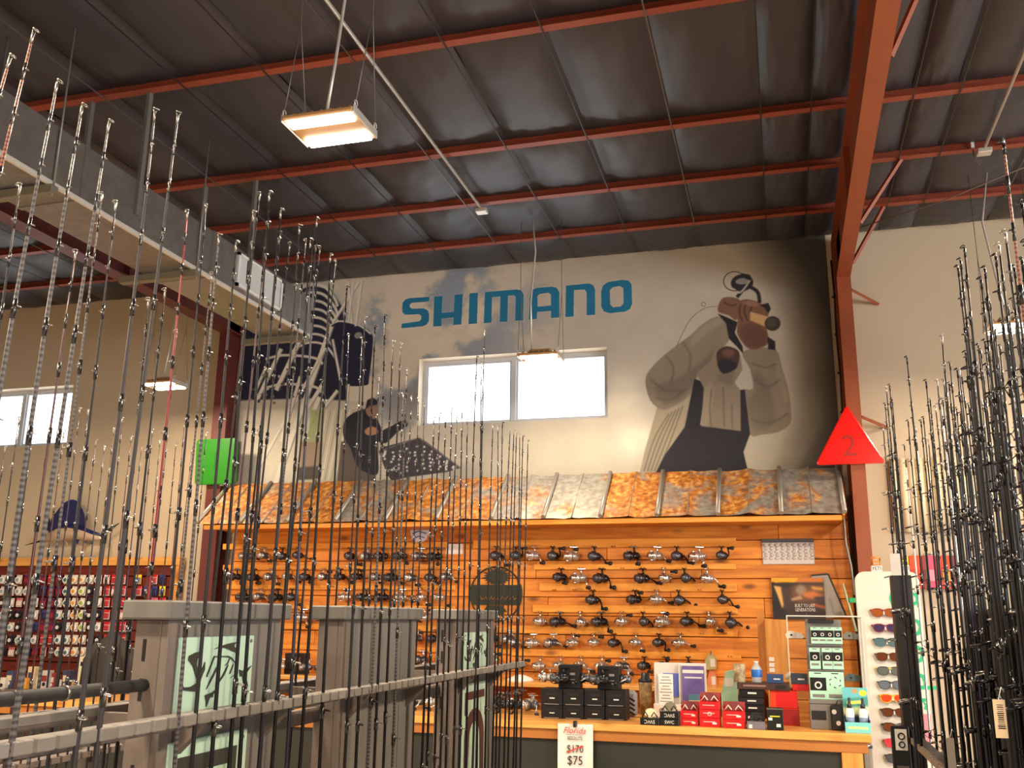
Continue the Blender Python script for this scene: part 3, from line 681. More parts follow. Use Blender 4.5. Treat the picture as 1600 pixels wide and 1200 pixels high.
# ------------------------------------------------------------------ plank wall under the rusty awning
YS = 7.42                      # face of the planks
m_plank = wood('pine_plank', '#ee9836', '#c66c1e', '#6a340e', 0, .10, .5)
m_strip = wood('pale_pine_strip', '#f4a640', '#dc8626', '#8a4a16', 0, .08, .5)
m_ctop = wood('oak_worktop', '#e6a85a', '#d08c3e', '#9a6028', 0, .05, .35)
m_ctopv = wood('oak_upright', '#d39248', '#b8742e', '#8a5524', 2, .08, .45)
m_gap = mat('dark_backing', '#3a1c0c', .9)
SX0, SX1 = -4.62, .47
pw = struct('wall_display', MB().box2((SX0, YS + .022, .0), (SX1, YS + .06, 2.60)), m_gap)
PH = .1418; zref = onY(1250, 873.5, YS)[2]
zlow = zref - PH * math.ceil((zref - .95) / PH)
r = 0; z = zlow
while z < 2.5:
    x = SX0
    first = True
    while x < SX1 - .05:
        ln = rnd.uniform(1.1, 2.4) if not first else rnd.uniform(.5, 2.0); first = False
        x1 = min(SX1, x + ln)
        if SX1 - x1 < .4: x1 = SX1
        MB().box(((x1 - x) / 2, .011, PH / 2), (x1 - x - .003, .022 + rnd.uniform(-.003, .003), PH - .005), None, .003).build('plank', m_plank, pw, (x, YS, z))
        x = x1
    z += PH; r += 1

AY0, AZ0, AY1, AZ1 = 7.392, 2.704, 6.93, 2.315
aw = thing('awning', 'rust streaked sheet metal awning with standing ribs over the plank wall', 'awning', (0, 0, 0))
RX = [-4.68, -4.28, -3.85, -3.42, -2.99, -2.565, -2.123, -1.716, -1.283, -.868, -.437, 0.0, .42]
AM = [.62, .55, .60, .50, .58, .56, .44, .40, .62, .56, .55, .42, .64]
sl = Vector((0, AY1 - AY0, AZ1 - AZ0)); nrm = Vector((0, -(AZ0 - AZ1), AY0 - AY1)); nrm = Vector((0, -.617, .787))
for i, (a, c) in enumerate(zip(RX, RX[1:])):
    v = []; f = []; nu, nv = 9, 9
    for q in range(nv):
        for k in range(nu):
            u, w = k / (nu - 1), q / (nv - 1)
            hgt = .012 * math.exp(-((u - .5) / .035) ** 2) + .006 * math.sin(u * 9 + i) * math.sin(w * 7 + i * 2) + .003 * math.sin(23 * w + i)
            p = Vector((a + (c - a) * u, AY0, AZ0)) + sl * w + nrm * hgt; v.append(p)
    for q in range(nv - 1):
        for k in range(nu - 1): f.append((q * nu + k, (q + 1) * nu + k, (q + 1) * nu + k + 1, q * nu + k + 1))
    MB().add(v, f, 0, True).build('roof_sheet', rusty('rust_sheet_%d' % int(AM[i] * 100), AM[i]), aw)
    cx = (a + c) / 2
    MB().add([Vector((cx + dx, AY0, AZ0)) + sl * t + nrm * hh for t in (0, 1) for dx, hh in ((-.006, .006), (0, .018), (.006, .006))], [(0, 3, 4, 1), (1, 4, 5, 2)]).build('seam', mat('grey_rib', '#a39b90', .4, metal=.5), aw)
for x in RX:
    MB().tube([Vector((x, AY0, AZ0)) + nrm * .014, Vector((x, AY0, AZ0)) + sl + nrm * .014], .017, 8).build('rib', mat('grey_rib', '#a39b90', .4, metal=.5), aw)
MB().box2((SX0, AY1 + .01, AZ1 - .045), (.40, AY1 + .03, AZ1 - .008), .003).build('fascia_board', m_strip, aw)
MB().box2((SX0, AY1 + .03, AZ1 - .03), (.40, YS - .012, AZ1 - .02)).build('soffit', m_plank, aw)
for x in (SX0 - .02, .405):
    MB().prism([(AY0, AZ0 - .01), (AY1 + .02, AZ1 - .01), (AY0, AZ1 - .02)], .02, lambda u, w, d, x=x: (x + d, u, w)).build('gable_board', m_strip, aw, fix=True)

# ------------------------------------------------------------------ reels on pegged strips
m_rblk = mat('reel_black', '#121218', .3, metal=.3, coat=.3)
m_rsil = mat('reel_silver', '#c9c6c4', .28, metal=.7)
m_rgry = mat('reel_gunmetal', '#5d5f68', .3, metal=.7)
m_rchr = mat('reel_chrome', '#e6e2de', .16, metal=.95)
m_knob = mat('reel_knob', '#141416', .55)
m_line = mat('wound_line', '#8f8a80', .5)
m_peg = mat('brass_peg', '#8a5a28', .4, metal=.6)
def reel_meshes(kind, seed):
    r = random.Random(seed)
    bm_, tr = {'black': (m_rblk, m_rgry), 'silver': (m_rsil, m_rchr), 'grey': (m_rgry, m_rsil)}[kind]
    d = {}
    d['foot'] = MB().box((0, 0, -.004), (.056, .014, .006), None, .002).cyl((0, 0, -.004), (.004, 0, -.040), .0055, .007, 8).mesh('foot', tr if kind != 'black' else bm_)
    d['body'] = MB().ball((.008, -.012, -.058), (.026, .026, .024), 12).cyl((.0, -.012, -.058), (-.02, -.012, -.058), .021, .019, 14).mesh('body', bm_)
    d['rotor'] = MB().lathe([(.012, 0), (.026, .004), (.029, .016), (.027, .024), (.020, .026)], 16, Matrix.Translation((-.018, -.012, -.058)) @ Matrix.Rotation(-math.pi / 2, 4, 'Y')).box((-.04, -.012, -.032), (.030, .010, .006), None, .002).box((-.04, -.012, -.084), (.030, .010, .006), None, .002).mesh('rotor', bm_)
    d['spool'] = MB().lathe([(.010, 0), (.024, .001), (.024, .004), (.017, .006), (.018, .020), (.023, .022), (.022, .026), (.010, .032)], 16, Matrix.Translation((-.043, -.012, -.058)) @ Matrix.Rotation(-math.pi / 2, 4, 'Y')).mesh('spool', tr)
    d['bail'] = MB().tube([(-.058, -.012, -.030), (-.066, -.036, -.040), (-.068, -.046, -.058), (-.066, -.036, -.076), (-.058, -.012, -.086)], .0022, 6).mesh('bail', m_rchr if kind != 'black' else m_rgry)
    L = r.uniform(.040, .062); kx = .0
    hm = MB().cyl((.008, -.03, -.058), (.008, -.046, -.058), .007, .006, 8).tube([(.008, -.044, -.058), (.012, -.052, -.058 - L * .5), (.014, -.054, -.058 - L)], [.0045, .005, .0055], 6)
    d['handle'] = hm.mesh('handle', tr if kind != 'black' else bm_)
    d['knob'] = MB().cyl((.014, -.050, -.058 - L), (.014, -.080, -.058 - L), .0085, .0085, 8).ball((.014, -.082, -.058 - L), (.0125, .013, .0125), 10).mesh('knob', m_knob if kind != 'silver' else (m_rsil if r.random() < .6 else m_knob))
    return d
RM = {k: [reel_meshes(k, s * 7 + len(k)) for s in range(3)] for k in ('black', 'silver', 'grey')}
def reel(kind, loc, rz, label, group, sc=1.0, hrot=0.0, lay=None):
    t = thing('spinning_reel', label, 'fishing reel', loc, group, rz); t.scale = (sc, sc, sc)
    if lay: t.rotation_euler = lay
    d = RM[kind][rnd.randrange(3)]
    for k in ('foot', 'body', 'bail'): put(k, d[k], t)
    ro = put('rotor', d['rotor'], t); put('spool', d['spool'], ro)
    h = put('handle', d['handle'], t)
    # swing the handle about the reel's cross axis
    M = Matrix.Translation((.008, 0, -.058)) @ Matrix.Rotation(hrot, 4, 'Y') @ Matrix.Translation((-.008, 0, .058))
    h.matrix_basis = M
    put('knob', d['knob'], h)
    return t
def strip(xa, xb, yt, yb, lab, pegs):
    a = onY(xa, (yt + yb) / 2, YS); c = onY(xb, (yt + yb) / 2, YS)
    x0, x1, z = a[0], c[0], (a[2] + c[2]) / 2; h = (yb - yt) * .00496
    t = thing('peg_strip', lab, 'display rail', (x0, YS, z), 'pegged pine strips')
    MB().box(((x1 - x0) / 2, -.011, 0), (x1 - x0, .022, h), None, .004).build('strip_board', m_strip, t)
    return t, z, h
# rows of reels: photo columns, s = silver, b = black, g = grey
EAST = [(860, [(775, 'b'), (805, 'b'), (834, 's'), (863, 'b'), (895, 's'), (928, 'b'), (990, 'b'), (1026, 's'), (1057, 'b'), (1092, 's'), (1127, 'b')], (842, 856, 740, 1150)),
        (893, [(876, 'b'), (907, 's'), (940, 'b'), (1004, 'b'), (1037, 's'), (1069, 'b'), (1104, 's')], (881, 890, 835, 1150)),
        (927, [(926, 'b'), (992, 'b'), (1026, 's'), (1060, 'b'), (1128, 'b')], (911, 924, 843, 1152)),
        (960, [(843, 's'), (874, 'b'), (906, 's'), (939, 'b'), (971, 's'), (1004, 'b'), (1037, 's'), (1073, 'b'), (1107, 's'), (1140, 'b')], (946, 958, 833, 1153)),
        (992, [(801, 'g'), (833, 's'), (864, 'g'), (895, 's'), (927, 's'), (959, 'b'), (993, 's'), (1029, 'b'), (1062, 's')], (980, 992, 800, 1152)),
        (1025, [(812, 'g'), (843, 's'), (875, 's'), (907, 's'), (940, 's'), (974, 'g'), (1006, 'b'), (1040, 'b'), (1075, 'b')], (1017, 1028, 800, 1158))]
WEST = [(862, [(387, 'g'), (411, 'g'), (440, 'b'), (465, 'b'), (546, 'b'), (573, 'g'), (598, 'b'), (628, 'b'), (657, 'g'), (683, 'b')], (848, 858, 350, 700)),
        (893, [(369, 'b'), (396, 'b'), (423, 'g'), (449, 'g'), (476, 'b'), (504, 'g'), (531, 'b'), (558, 'b'), (586, 'g'), (613, 'b'), (641, 'g'), (671, 'b'), (699, 'g')], (882, 891, 350, 725)),
        (924, [(383, 'b'), (406, 'g'), (433, 'b'), (455, 'b'), (541, 's'), (571, 'b'), (599, 'b'), (627, 's'), (656, 's'), (685, 's')], (914, 922, 350, 712)),
        (956, [(473, 's'), (498, 'g'), (580, 'g'), (606, 'b'), (634, 's'), (663, 's'), (694, 's')], (945, 953, 350, 712)),
        (990, [(652, 'g'), (681, 'b'), (770, 'b'), (795, 'g')], (976, 986, 440, 800)),
        (1022, [(660, 'g'), (690, 's'), (770, 's')], (1010, 1018, 440, 800))]
KN = {'b': 'black', 's': 'silver', 'g': 'grey'}; ROWN = ['top', 'second', 'third', 'fourth', 'fifth', 'lowest']
for side, rows in (('right of the palm sign', EAST), ('left of the palm sign', WEST)):
    for ri, (py, cols, st) in enumerate(rows):
        t, z, h = strip(st[2], st[3], st[0], st[1], 'pale pine peg strip, %s row %s' % (ROWN[ri], side), None)
        for ci, (px, k) in enumerate(cols):
            q = onY(px, py, YS - .06)
            zt = onY(px, st[1], YS - .03)[2] + .012
            scl = rnd.uniform(1.0, 1.15) if ri < 4 or side[0] == 'l' else rnd.uniform(.9, 1.02)
            scl *= 1.18 if side.startswith('right') else 1.1
            g = MB()
            for s in (-1, 1): g.cyl((q[0] - t.location.x + s * .012, -.018, zt - z - .004), (q[0] - t.location.x + s * .012, -.066, zt - z + .003), .003, n=6)
            g.build('peg', m_peg, t)
            reel(KN[k], (q[0], YS - .045, zt - .002), rnd.uniform(.55, 1.55), '%s spinning reel, %s from the strip\'s left end, %s row %s' % (KN[k], ORD[ci + 1], ROWN[ri], side), 'reels hung on the plank wall', scl, rnd.choice((0, .5, -.6, .9, -1.0, 2.6)))
        if side[0] == 'r':   # empty pegs
            for px in ((958,) if ri == 0 else (972,) if ri == 1 else (865, 897, 960, 1093) if ri == 2 else (1096, 1133) if ri == 4 else (1140,) if ri == 5 else ()):
                q = onY(px, py, YS - .06); zt = onY(px, st[1], YS - .03)[2] + .012; g = MB()
                for s in (-1, 1): g.cyl((q[0] - t.location.x + s * .010, -.018, zt - z - .004), (q[0] - t.location.x + s * .010, -.066, zt - z + .003), .003, n=6)
                g.build('peg', m_peg, t)

# ------------------------------------------------------------------ things fixed to the plank wall
def frame_xz(p, dx=1, dz=1):   # outline in photo pixels on the plank face -> local frame
    return lambda u, w, d: (u, -d, w)
def outline(pts, Y, o): return [(onY(x, y, Y)[0] - o[0], onY(x, y, Y)[2] - o[2]) for x, y in pts]
m_dgreen = mat('dark_green_metal', '#2b3128', .45, metal=.4)
c = onY(775, 928, YS - .01); R = .212
t = thing('palm_sign', 'round dark metal palm tree sign fixed to the planks', 'wall sign', tuple(c))
MB().ring((0, -.004, 0), (0, 1, 0), R, .006, 40, 6).build('hoop', m_dgreen, t)
band = [(-R, -.055), (-R, .055), (-R * .98, .07), (R * .98, .07), (R, .055), (R, -.055), (R * .9, -.085), (-R * .9, -.085)]
MB().prism(band, .008, lambda u, w, d: (u, -d, w)).build('name_band', m_dgreen, t, fix=True)
cr = []
for i in range(40):
    a = 2 * math.pi * i / 40; rr = (.128 if i % 4 == 1 else .112) if i % 2 else .082
    cr.append((.005 + rr * math.cos(a), .135 + rr * .62 * math.sin(a)))
MB().prism(cr, .006, lambda u, w, d: (u, -d, w)).build('palm_crown', m_dgreen, t, fix=True)
rt = [(-.07, -.09), (.05, -.09), (.095, -.14), (.07, -.135), (.055, -.18), (.03, -.14), (0, -.185), (-.02, -.14), (-.055, -.175), (-.06, -.135), (-.11, -.15)]
MB().prism(rt, .006, lambda u, w, d: (u, -d, w)).build('root_tuft', m_dgreen, t, fix=True)
x = MB()
for i in range(7):
    x.tube([(-.14 + .045 * i, -.0095, -.045), (-.125 + .045 * i, -.0095, -.02), (-.115 + .045 * i, -.0095, -.045), (-.10 + .045 * i, -.0095, -.03)], .0032, 5)
x.build('script_mark', mat('warm_mark', '#b0733a', .5), t)['kind'] = 'stuff'

def wallcard(name, lab, cat, px0, px1, py0, py1, m, th=.006, Y=YS):
    a, c2 = onY(px0, (py0 + py1) / 2, Y), onY(px1, (py0 + py1) / 2, Y); q = onY((px0 + px1) / 2, (py0 + py1) / 2, Y)
    w = c2[0] - a[0]; h = (py1 - py0) * (c2[0] - a[0]) / (px1 - px0)
    zt = onY((px0 + px1) / 2, py0, Y)[2]; zb = onY((px0 + px1) / 2, py1, Y)[2]
    t = thing(name, lab, cat, ((a[0] + c2[0]) / 2, Y, (zt + zb) / 2))
    MB().box((0, -th / 2, 0), (w, th, zt - zb), None, th * .3).build('panel', m, t)
    return t, w, zt - zb
# embossed silver print
t, w, h = wallcard('metal_print', 'silver embossed panel with a dark top edge on the plank wall', 'wall print', 1191, 1272, 842, 882, mat('pale_silver', '#cfcac6', .4, metal=.2), .014)
MB().box((0, -.016, h / 2 - .014), (w, .006, .028), None, .002).build('dark_edge', mat('dark_slate', '#4b4d4c', .5), t)
e = MB()
for i in range(9):
    for j in range(5):
        e.ball((-w / 2 + w * (i + .5) / 9 + .006 * (j % 2), -.014, h / 2 - .045 - j * (h - .06) / 5.2), (w / 22, .006 - .0008 * j, .013), 8)
e.build('embossing', mat('pale_silver2', '#bdb6b4', .35, metal=.3), t)['kind'] = 'stuff'
# badge and card by the reels
a = onY(656, 834, YS)
t = thing('club_badge', 'white and blue shield shaped badge above the reels', 'wall sign', tuple(a))
sh = [(-.085, .075), (-.03, .07), (.0, .08), (.04, .07), (.085, .08), (.078, .0), (.055, -.05), (.02, -.075), (-.03, -.075), (-.065, -.04), (-.082, .01)]
MB().prism(sh, .008, lambda u, w, d: (u, -d, w)).build('shield', mat('badge_white', '#dcdde6', .5), t, fix=True)
MB().prism([(-.07, .055), (-.02, .05), (-.02, .03), (-.065, .03)], .002, lambda u, w, d: (u, -.008 - d, w)).build('blue_mark', mat('badge_blue', '#4a6fa8', .5), t, fix=True)
MB().tube([(-.06, -.0095, .0), (-.01, -.0095, .02), (.06, -.0095, .0)], .006, 5).tube([(-.04, -.0095, -.035), (.0, -.0095, -.02), (.045, -.0095, -.035)], .005, 5).build('blue_stripe', mat('badge_blue', '#4a6fa8', .5), t)
wallcard('notice_card', 'small plain white card pinned between the two groups of reels', 'card', 697, 723, 850, 866, mat('card_white', '#e6dede', .6), .004)

# ------------------------------------------------------------------ counters
m_cfront = mat('dark_counter_front', '#23241f', .55, var=.06, scale=2)
t = thing('service_counter', 'long wooden service counter with a dark green-black front', 'counter', (0, 0, 0))
CX0, CX1, CY0, CY1, CZ = -5.6, .405, 5.76, 6.42, 1.0
tp = MB()
MB().box2((CX0, CY0, CZ - .042), (CX1, CY1, CZ), .004).build('worktop', m_ctop, t)
MB().box2((CX0, CY0 + .02, CZ - .10), (CX1 - .02, CY0 + .05, CZ - .042), .003).build('apron_board', mat('oak_apron', '#a5672c', .5, var=.1, scale=6, stretch=(1, 10, 10)), t)
MB().box2((CX0, CY0 + .045, .10), (CX1 - .16, CY0 + .065, CZ - .10)).build('front_panel', m_cfront, t)
MB().box2((CX1 - .16, CY0 + .02, 0), (CX1 - .05, CY0 + .07, CZ - .10), .004).build('corner_post', m_ctopv, t)
MB().box2((CX1 - .16, CY0 + .07, 0), (CX1 - .13, CY1 - .02, CZ - .042), .002).build('end_panel', m_ctopv, t)
MB().box2((CX0, CY0 + .06, 0), (CX1 - .17, CY0 + .09, .10)).build('plinth', m_blk, t)
# back counter below the planks
t = thing('back_counter', 'low pine shelf unit running along the plank wall behind the counter', 'shelf', (0, 0, 0))
BX0, BX1, BY0, BZ = -4.55, -.18, 6.95, 1.135
MB().box2((BX0, BY0, BZ - .03), (BX1, YS - .02, BZ), .003).build('top_board', m_ctop, t)
MB().box2((BX0, BY0 + .02, .885), (BX1, YS - .02, .91), .003).build('lower_board', m_ctop, t)
for x in (BX0, -3.1, -1.62, BX1 - .03): MB().box2((x, BY0 + .02, 0), (x + .03, YS - .02, BZ - .03), .002).build('upright', m_ctopv, t)
MB().box2((BX0, YS - .04, 0), (BX1, YS - .02, BZ - .03)).build('back_panel', m_plank, t)
# reels lying in a row on the lower board
k = 0
for px in list(range(641, 702, 12)) + list(range(768, 842, 12)):
    q = onY(px, 1104, 7.05 + .05 * (k % 2)); kind = ('black', 'silver', 'grey', 'black', 'silver')[k % 5]
    reel(kind, (onY(px, 1104, 6.27)[0], 6.16 + .15 * (k % 2), 1.0 + .115), rnd.uniform(-1, 1), '%s reel standing at the counter rear behind the grey rack, %s from the left' % (kind, ORD[k + 1]), 'reels at the counter rear', 1.1, rnd.uniform(-1.5, 1.5)); k += 1
# ------------------------------------------------------------------ rods
m_rod = {
 'black': mat('rod_black', '#121114', .45, spec=.22), 'charcoal': mat('rod_charcoal', '#201e21', .5, spec=.22),
 'grey': banded('rod_banded_grey', '#5e5a5a', '#343235', 30, .42), 'smoke': mat('rod_smoke', '#333033', .5, spec=.22),
 'maroon': mat('rod_maroon', '#3a161a', .35), 'red': mat('rod_red', '#7c1418', .35), 'navy': mat('rod_navy', '#17182e', .35),
 'green': mat('rod_green', '#141d17', .45, spec=.22), 'brown': mat('rod_brown', '#4a2a1c', .35), 'bronze': banded('rod_banded_bronze', '#8a5a4a', '#4a2a28', 40, .42), 'silver': mat('rod_silver', '#b9b6b4', .25, metal=.6)}
m_gd = mat('guide_dark', '#2a292d', .25, metal=.8); m_gs = mat('guide_steel', '#8f8a86', .3, metal=.9)
m_wrap = mat('thread_wrap', '#121116', .25, coat=.3); m_eva = mat('foam_grip', '#1a191b', .7); m_cork = mat('cork_grip', '#a9794e', .7, var=.1, scale=30)
def guide_mesh(h, R, m, rb):
    b = MB(); b.ring((h + R, 0, .004), (.25, 0, 1), R, R * .16 + .0004, 14, 5, 0)
    b.tube([(rb * .8, 0, -.014), (h * .7, 0, -.004), (h, 0, .004)], [.0016, .0012, .0010], 5, 0).tube([(rb * .8, 0, .016), (h * .6, 0, .010), (h, 0, .005)], [.0014, .0011, .0009], 5, 0)
    b.cyl((0, 0, -.016), (0, 0, .017), rb * 1.12, n=8, m=1)
    return b.mesh('guide', [m, m_wrap])
GD = [[guide_mesh(h, R, m, rb) for h, R, rb in ((.004, .0045, .0022), (.007, .006, .003), (.011, .009, .0038), (.017, .013, .0046), (.024, .018, .0052))] for m in (m_gd, m_gs)]
GS = [[guide_mesh(h, R, m, rb) for h, R, rb in ((.0025, .0028, .0024), (.003, .0032, .003), (.004, .0038, .0038), (.005, .0046, .0046), (.008, .0066, .0056))] for m in (m_gd, m_gs)]
TIP = [MB().ring((.004, 0, .006), (.5, 0, 1), .0052, .0013, 12, 5).tube([(0, 0, -.02), (0, 0, .002)], .0026, 8).tube([(0, 0, -.006), (.001, .0036, .004)], .0011, 4).tube([(0, 0, -.006), (.001, -.0036, .004)], .0011, 4).mesh('tip_guide', m) for m in (m_gd, m_gs)]
GRIP = {c: MB().lathe([(.010, .0), (.015, .01), (.014, .12), (.012, .30), (.011, .34)], 12).mesh('grip', m) for c, m in (('eva', m_eva), ('cork', m_cork))}
SEAT = MB().lathe([(.010, .34), (.0125, .345), (.0105, .37), (.0105, .45), (.0125, .455), (.0125, .48), (.009, .50)], 12).mesh('reel_seat', m_gd)
FORE = {c: MB().lathe([(.011, .50), (.013, .51), (.010, .60), (.0075, .605)], 12).mesh('fore_grip', m) for c, m in (('eva', m_eva), ('cork', m_cork))}
def rod(base, tip, color, label, group, face=0.0, r0=.0062, bow=(0, 0), steel=0, ng=7, rt=.0017, grip='eva', big=0, sg=0):
    base = Vector(map(float, base)); tip = Vector(map(float, tip)); L = tip - base
    t = thing('fishing_rod', label, 'fishing rod', tuple(base), group)
    n = 13; pts = []; rad = []
    for i in range(n):
        u = i / (n - 1); p = L * u; k = u * u * (u - 1) * 1.6
        p.x += bow[0] * k; p.y += bow[1] * k
        if i == 0: p.z += .02
        pts.append(p); rad.append(r0 * 1.12 + (rt - r0 * 1.12) * (u ** 1.25))
    MB().tube(pts, rad, 7).build('blank', m_rod[color], t)
    ln = L.length
    def at(u):
        q = L * u; k = u * u * (u - 1) * 1.6; q.x += bow[0] * k; q.y += bow[1] * k; return q
    d = .085; s = d * .9; i = 0
    while s < ln - .75 and i < ng:
        u = 1 - s / ln; sz = min(4, (i * 5) // max(ng, 1) + (1 if big and i > 1 else 0)); fa = face + rnd.uniform(-.35, .35)
        q = at(u); dirv = (at(min(1, u + .02)) - at(u - .02)).normalized()
        rq = Vector((0, 0, 1)).rotation_difference(dirv).to_matrix() @ Matrix.Rotation(fa, 3, 'Z')
        g = put('guide', (GD if big and not sg else GS)[steel][sz], t, q); g.rotation_euler = rq.to_euler()
        s += d; d *= 1.30; i += 1
    dirv = (at(1) - at(.97)).normalized()
    g = put('tip_guide', TIP[steel], t, at(1)); g.rotation_euler = (Vector((0, 0, 1)).rotation_difference(dirv).to_matrix() @ Matrix.Rotation(face + rnd.uniform(-.3, .3), 3, 'Z')).to_euler()
    rq = Vector((0, 0, 1)).rotation_difference(L.normalized()).to_euler()
    put('grip', GRIP[grip], t, None, rq); put('reel_seat', SEAT, t, None, rq); put('fore_grip', FORE[grip], t, None, rq)
    return t

# ------------------------------------------------------------------ grey rod rack along the aisle
m_rack = wood('grey_stained_board', '#6b6865', '#5e5b58', '#504d4b', 2, .04, .6, .7)
m_rackd = wood('grey_brown_board', '#6b605a', '#5c524d', '#463e3a', 2, .04, .6, .7)
m_rail = wood('grey_rail_board', '#78746f', '#6a6560', '#5f5955', 1, .07, .55)
m_plq = mat('pale_green_plaque', '#aecdbb', .35)
m_ink = mat('plaque_ink', '#2e302c', .4); m_inkr = mat('plaque_wine_ink', '#4a2427', .4)
XF, XB, RZ = -1.26, -1.335, 1.40
rk = thing('rod_rack', 'long grey wooden rod rack with notched rail and logo columns', 'rod rack', (0, 0, 0))
COLS = [(1.79, 2.264), (2.633, 3.215), (3.643, 4.164)]
def pxX(pts): return [(onX(x, y, XF)[1], onX(x, y, XF)[2]) for x, y in pts]
fr = lambda off: (lambda u, w, d: (XF + off + d, u, w))
def emblem(conv, col):
    c9 = lambda p: conv([(260 + a / 10, 990 + b / 10) for a, b in p])
    shapes = [[(280, 345), (380, 295), (470, 275), (465, 330), (410, 390), (395, 480), (430, 640), (480, 560), (530, 440), (525, 560), (470, 690), (410, 905), (200, 885), (155, 850), (140, 765), (165, 780), (195, 840), (300, 830), (400, 770), (402, 700), (340, 500), (270, 410)],
              [(680, 240), (760, 200), (880, 160), (960, 140), (1050, 130), (1000, 160), (988, 200), (1040, 250), (1062, 330), (1000, 285), (860, 222), (760, 215)],
              [(1070, 560), (1130, 585), (1180, 480), (1172, 560), (1262, 495), (1190, 600), (1180, 700), (1205, 830), (1150, 700), (1128, 745), (1120, 655), (1085, 665)],
              [(528, 960), (640, 915), (740, 840), (680, 920), (650, 960), (662, 990), (610, 985), (545, 1145), (550, 1070)],
              [(672, 350), (900, 345), (960, 380), (1018, 475), (950, 395), (890, 362), (676, 362)], [(675, 345), (556, 650), (562, 680), (684, 360)], [(765, 420), (600, 740), (548, 870), (620, 750), (775, 440)],
              [(890, 480), (810, 640), (690, 820), (740, 780), (830, 650), (895, 500)], [(912, 390), (918, 400), (890, 470), (840, 500), (885, 455)], [(975, 470), (915, 625), (925, 625), (980, 480)], [(925, 690), (1010, 630), (1010, 640)]]
    b = MB()
    for s in shapes: b.prism(c9(s), .002, fr(.011))
    return b
for i, (ya, yb) in enumerate(COLS):
    c = MB(); c.box2((XB, ya, 0), (XF - .012, yb, 1.585), .002)
    co = c.build('column', m_rackd, rk)
    tr = MB()
    MB().box2((XF - .012, ya + .05, 0), (XF, yb - .05, 1.585), .001).build('face_board', m_rack, co)
    for a in ((ya, ya + .045), (yb - .045, yb)):
        MB().box2((XF - .012, a[0], 0), (XF + .006, a[1], 1.585), .002).build('stile', m_rack if a[0] > ya else m_rackd, co)
    MB().box2((XB - .02, ya - .025, 1.585), (XF + .022, yb + .025, 1.625), .004).build('cap', m_rack, co)
    for z in (.4, .7, 1.0, 1.25, 1.42, 1.5): MB().box2((XB + .022, ya - .001, z), (XB + .03, ya + .001, z + .045)).build('slot', m_blk, co)
    for y in (ya + .055, yb - .06):
        MB().prism([(XF, RZ - .028), (XF, RZ - .10), (-1.195, RZ - .035), (-1.195, RZ - .028)], .022, lambda u, w, d, y=y: (u, y + d, w)).build('bracket', m_rackd, co, fix=True)
        MB().prism([(XB, RZ - .028), (XB, RZ - .10), (-1.45, RZ - .035), (-1.45, RZ - .028)], .022, lambda u, w, d, y=y: (u, y + d, w)).build('bracket', m_rackd, co, fix=True)
        MB().box2((-1.45, y, RZ - .028), (XB, y + .022, RZ - .012)).build('bracket_arm', m_rackd, co); MB().box2((XF, y, RZ - .028), (-1.2, y + .022, RZ - .012)).build('bracket_arm', m_rackd, co)
    if i == 1: continue
    if i == 0:
        p1 = pxX([(277.5, 996.5), (390, 995), (384, 1103), (265, 1105)]); sh = lambda pts: pxX(pts)
        y0 = min(p[0] for p in p1); y1 = max(p[0] for p in p1); z0, z1 = 1.378, 1.548
    else:
        y0, y1, z0, z1 = ya + .09, yb - .10, 1.378, 1.535
        q = pxX([(277.5, 996.5), (384, 1103)])
        sh = lambda pts: [(y0 + (a - 1.83) / (2.125 - 1.83) * (y1 - y0), z0 + (b - 1.39) / (1.547 - 1.39) * (z1 - z0)) for a, b in pxX(pts)]
    MB().box2((XF, y0, z0), (XF + .010, y1, z1), .002).build('plaque', m_plq, co)
    emblem(sh, m_ink).build('fish_emblem', m_ink, co, fix=True)['kind'] = 'stuff'
    MB().box2((XF, y0 - .005, .55), (XF + .010, y1, 1.335), .002).build('plaque', m_plq, co)
    lt = MB(); yl, yr = y0 + .03, y1 - .045; ink = m_ink if i == 0 else m_inkr
    if i == 0:
        lt.box2((XF + .010, yl, 1.268), (XF + .012, yr, 1.302)); lt.box2((XF + .010, yr - .03, 1.18), (XF + .012, yr, 1.268))
    else:
        lt.box2((XF + .010, yl, 1.272), (XF + .012, yr, 1.302)); lt.box2((XF + .010, yl, 1.215), (XF + .012, yl + .02, 1.272))
    ym = (yl + yr) / 2; zc = 1.235 if i == 0 else 1.225; ar = []; rw = (yr - yl) / 2
    for a in np.linspace(0, math.pi, 13): ar.append((ym + rw * math.cos(a), zc - .10 + .11 * math.sin(a)))
    for a in np.linspace(math.pi, 0, 13): ar.append((ym + rw * .55 * math.cos(a), zc - .105 + .065 * math.sin(a)))
    ar = [(yr, zc - .24)] + ar[:13] + [(yl, zc - .24), (yl + rw * .35, zc - .24)] + ar[13:] + [(yr - rw * .35, zc - .24)]
    lt.prism(ar, .002, fr(.010)); lt.box2((XF + .010, yl, .92), (XF + .012, ym - .02, .965))
    lt.build('sign_lettering', ink, co, fix=True)['kind'] = 'stuff'
    for y, z in ((y0 + .02, 1.318), (y1 - .02, 1.318), (y0 + .015, z1 - .012), (y1 - .015, z1 - .012)): MB().cyl((XF + .008, y, z), (XF + .0125, y, z), .004, n=8).build('screw', m_grey, co)
RY0, RY1 = .55, 4.40
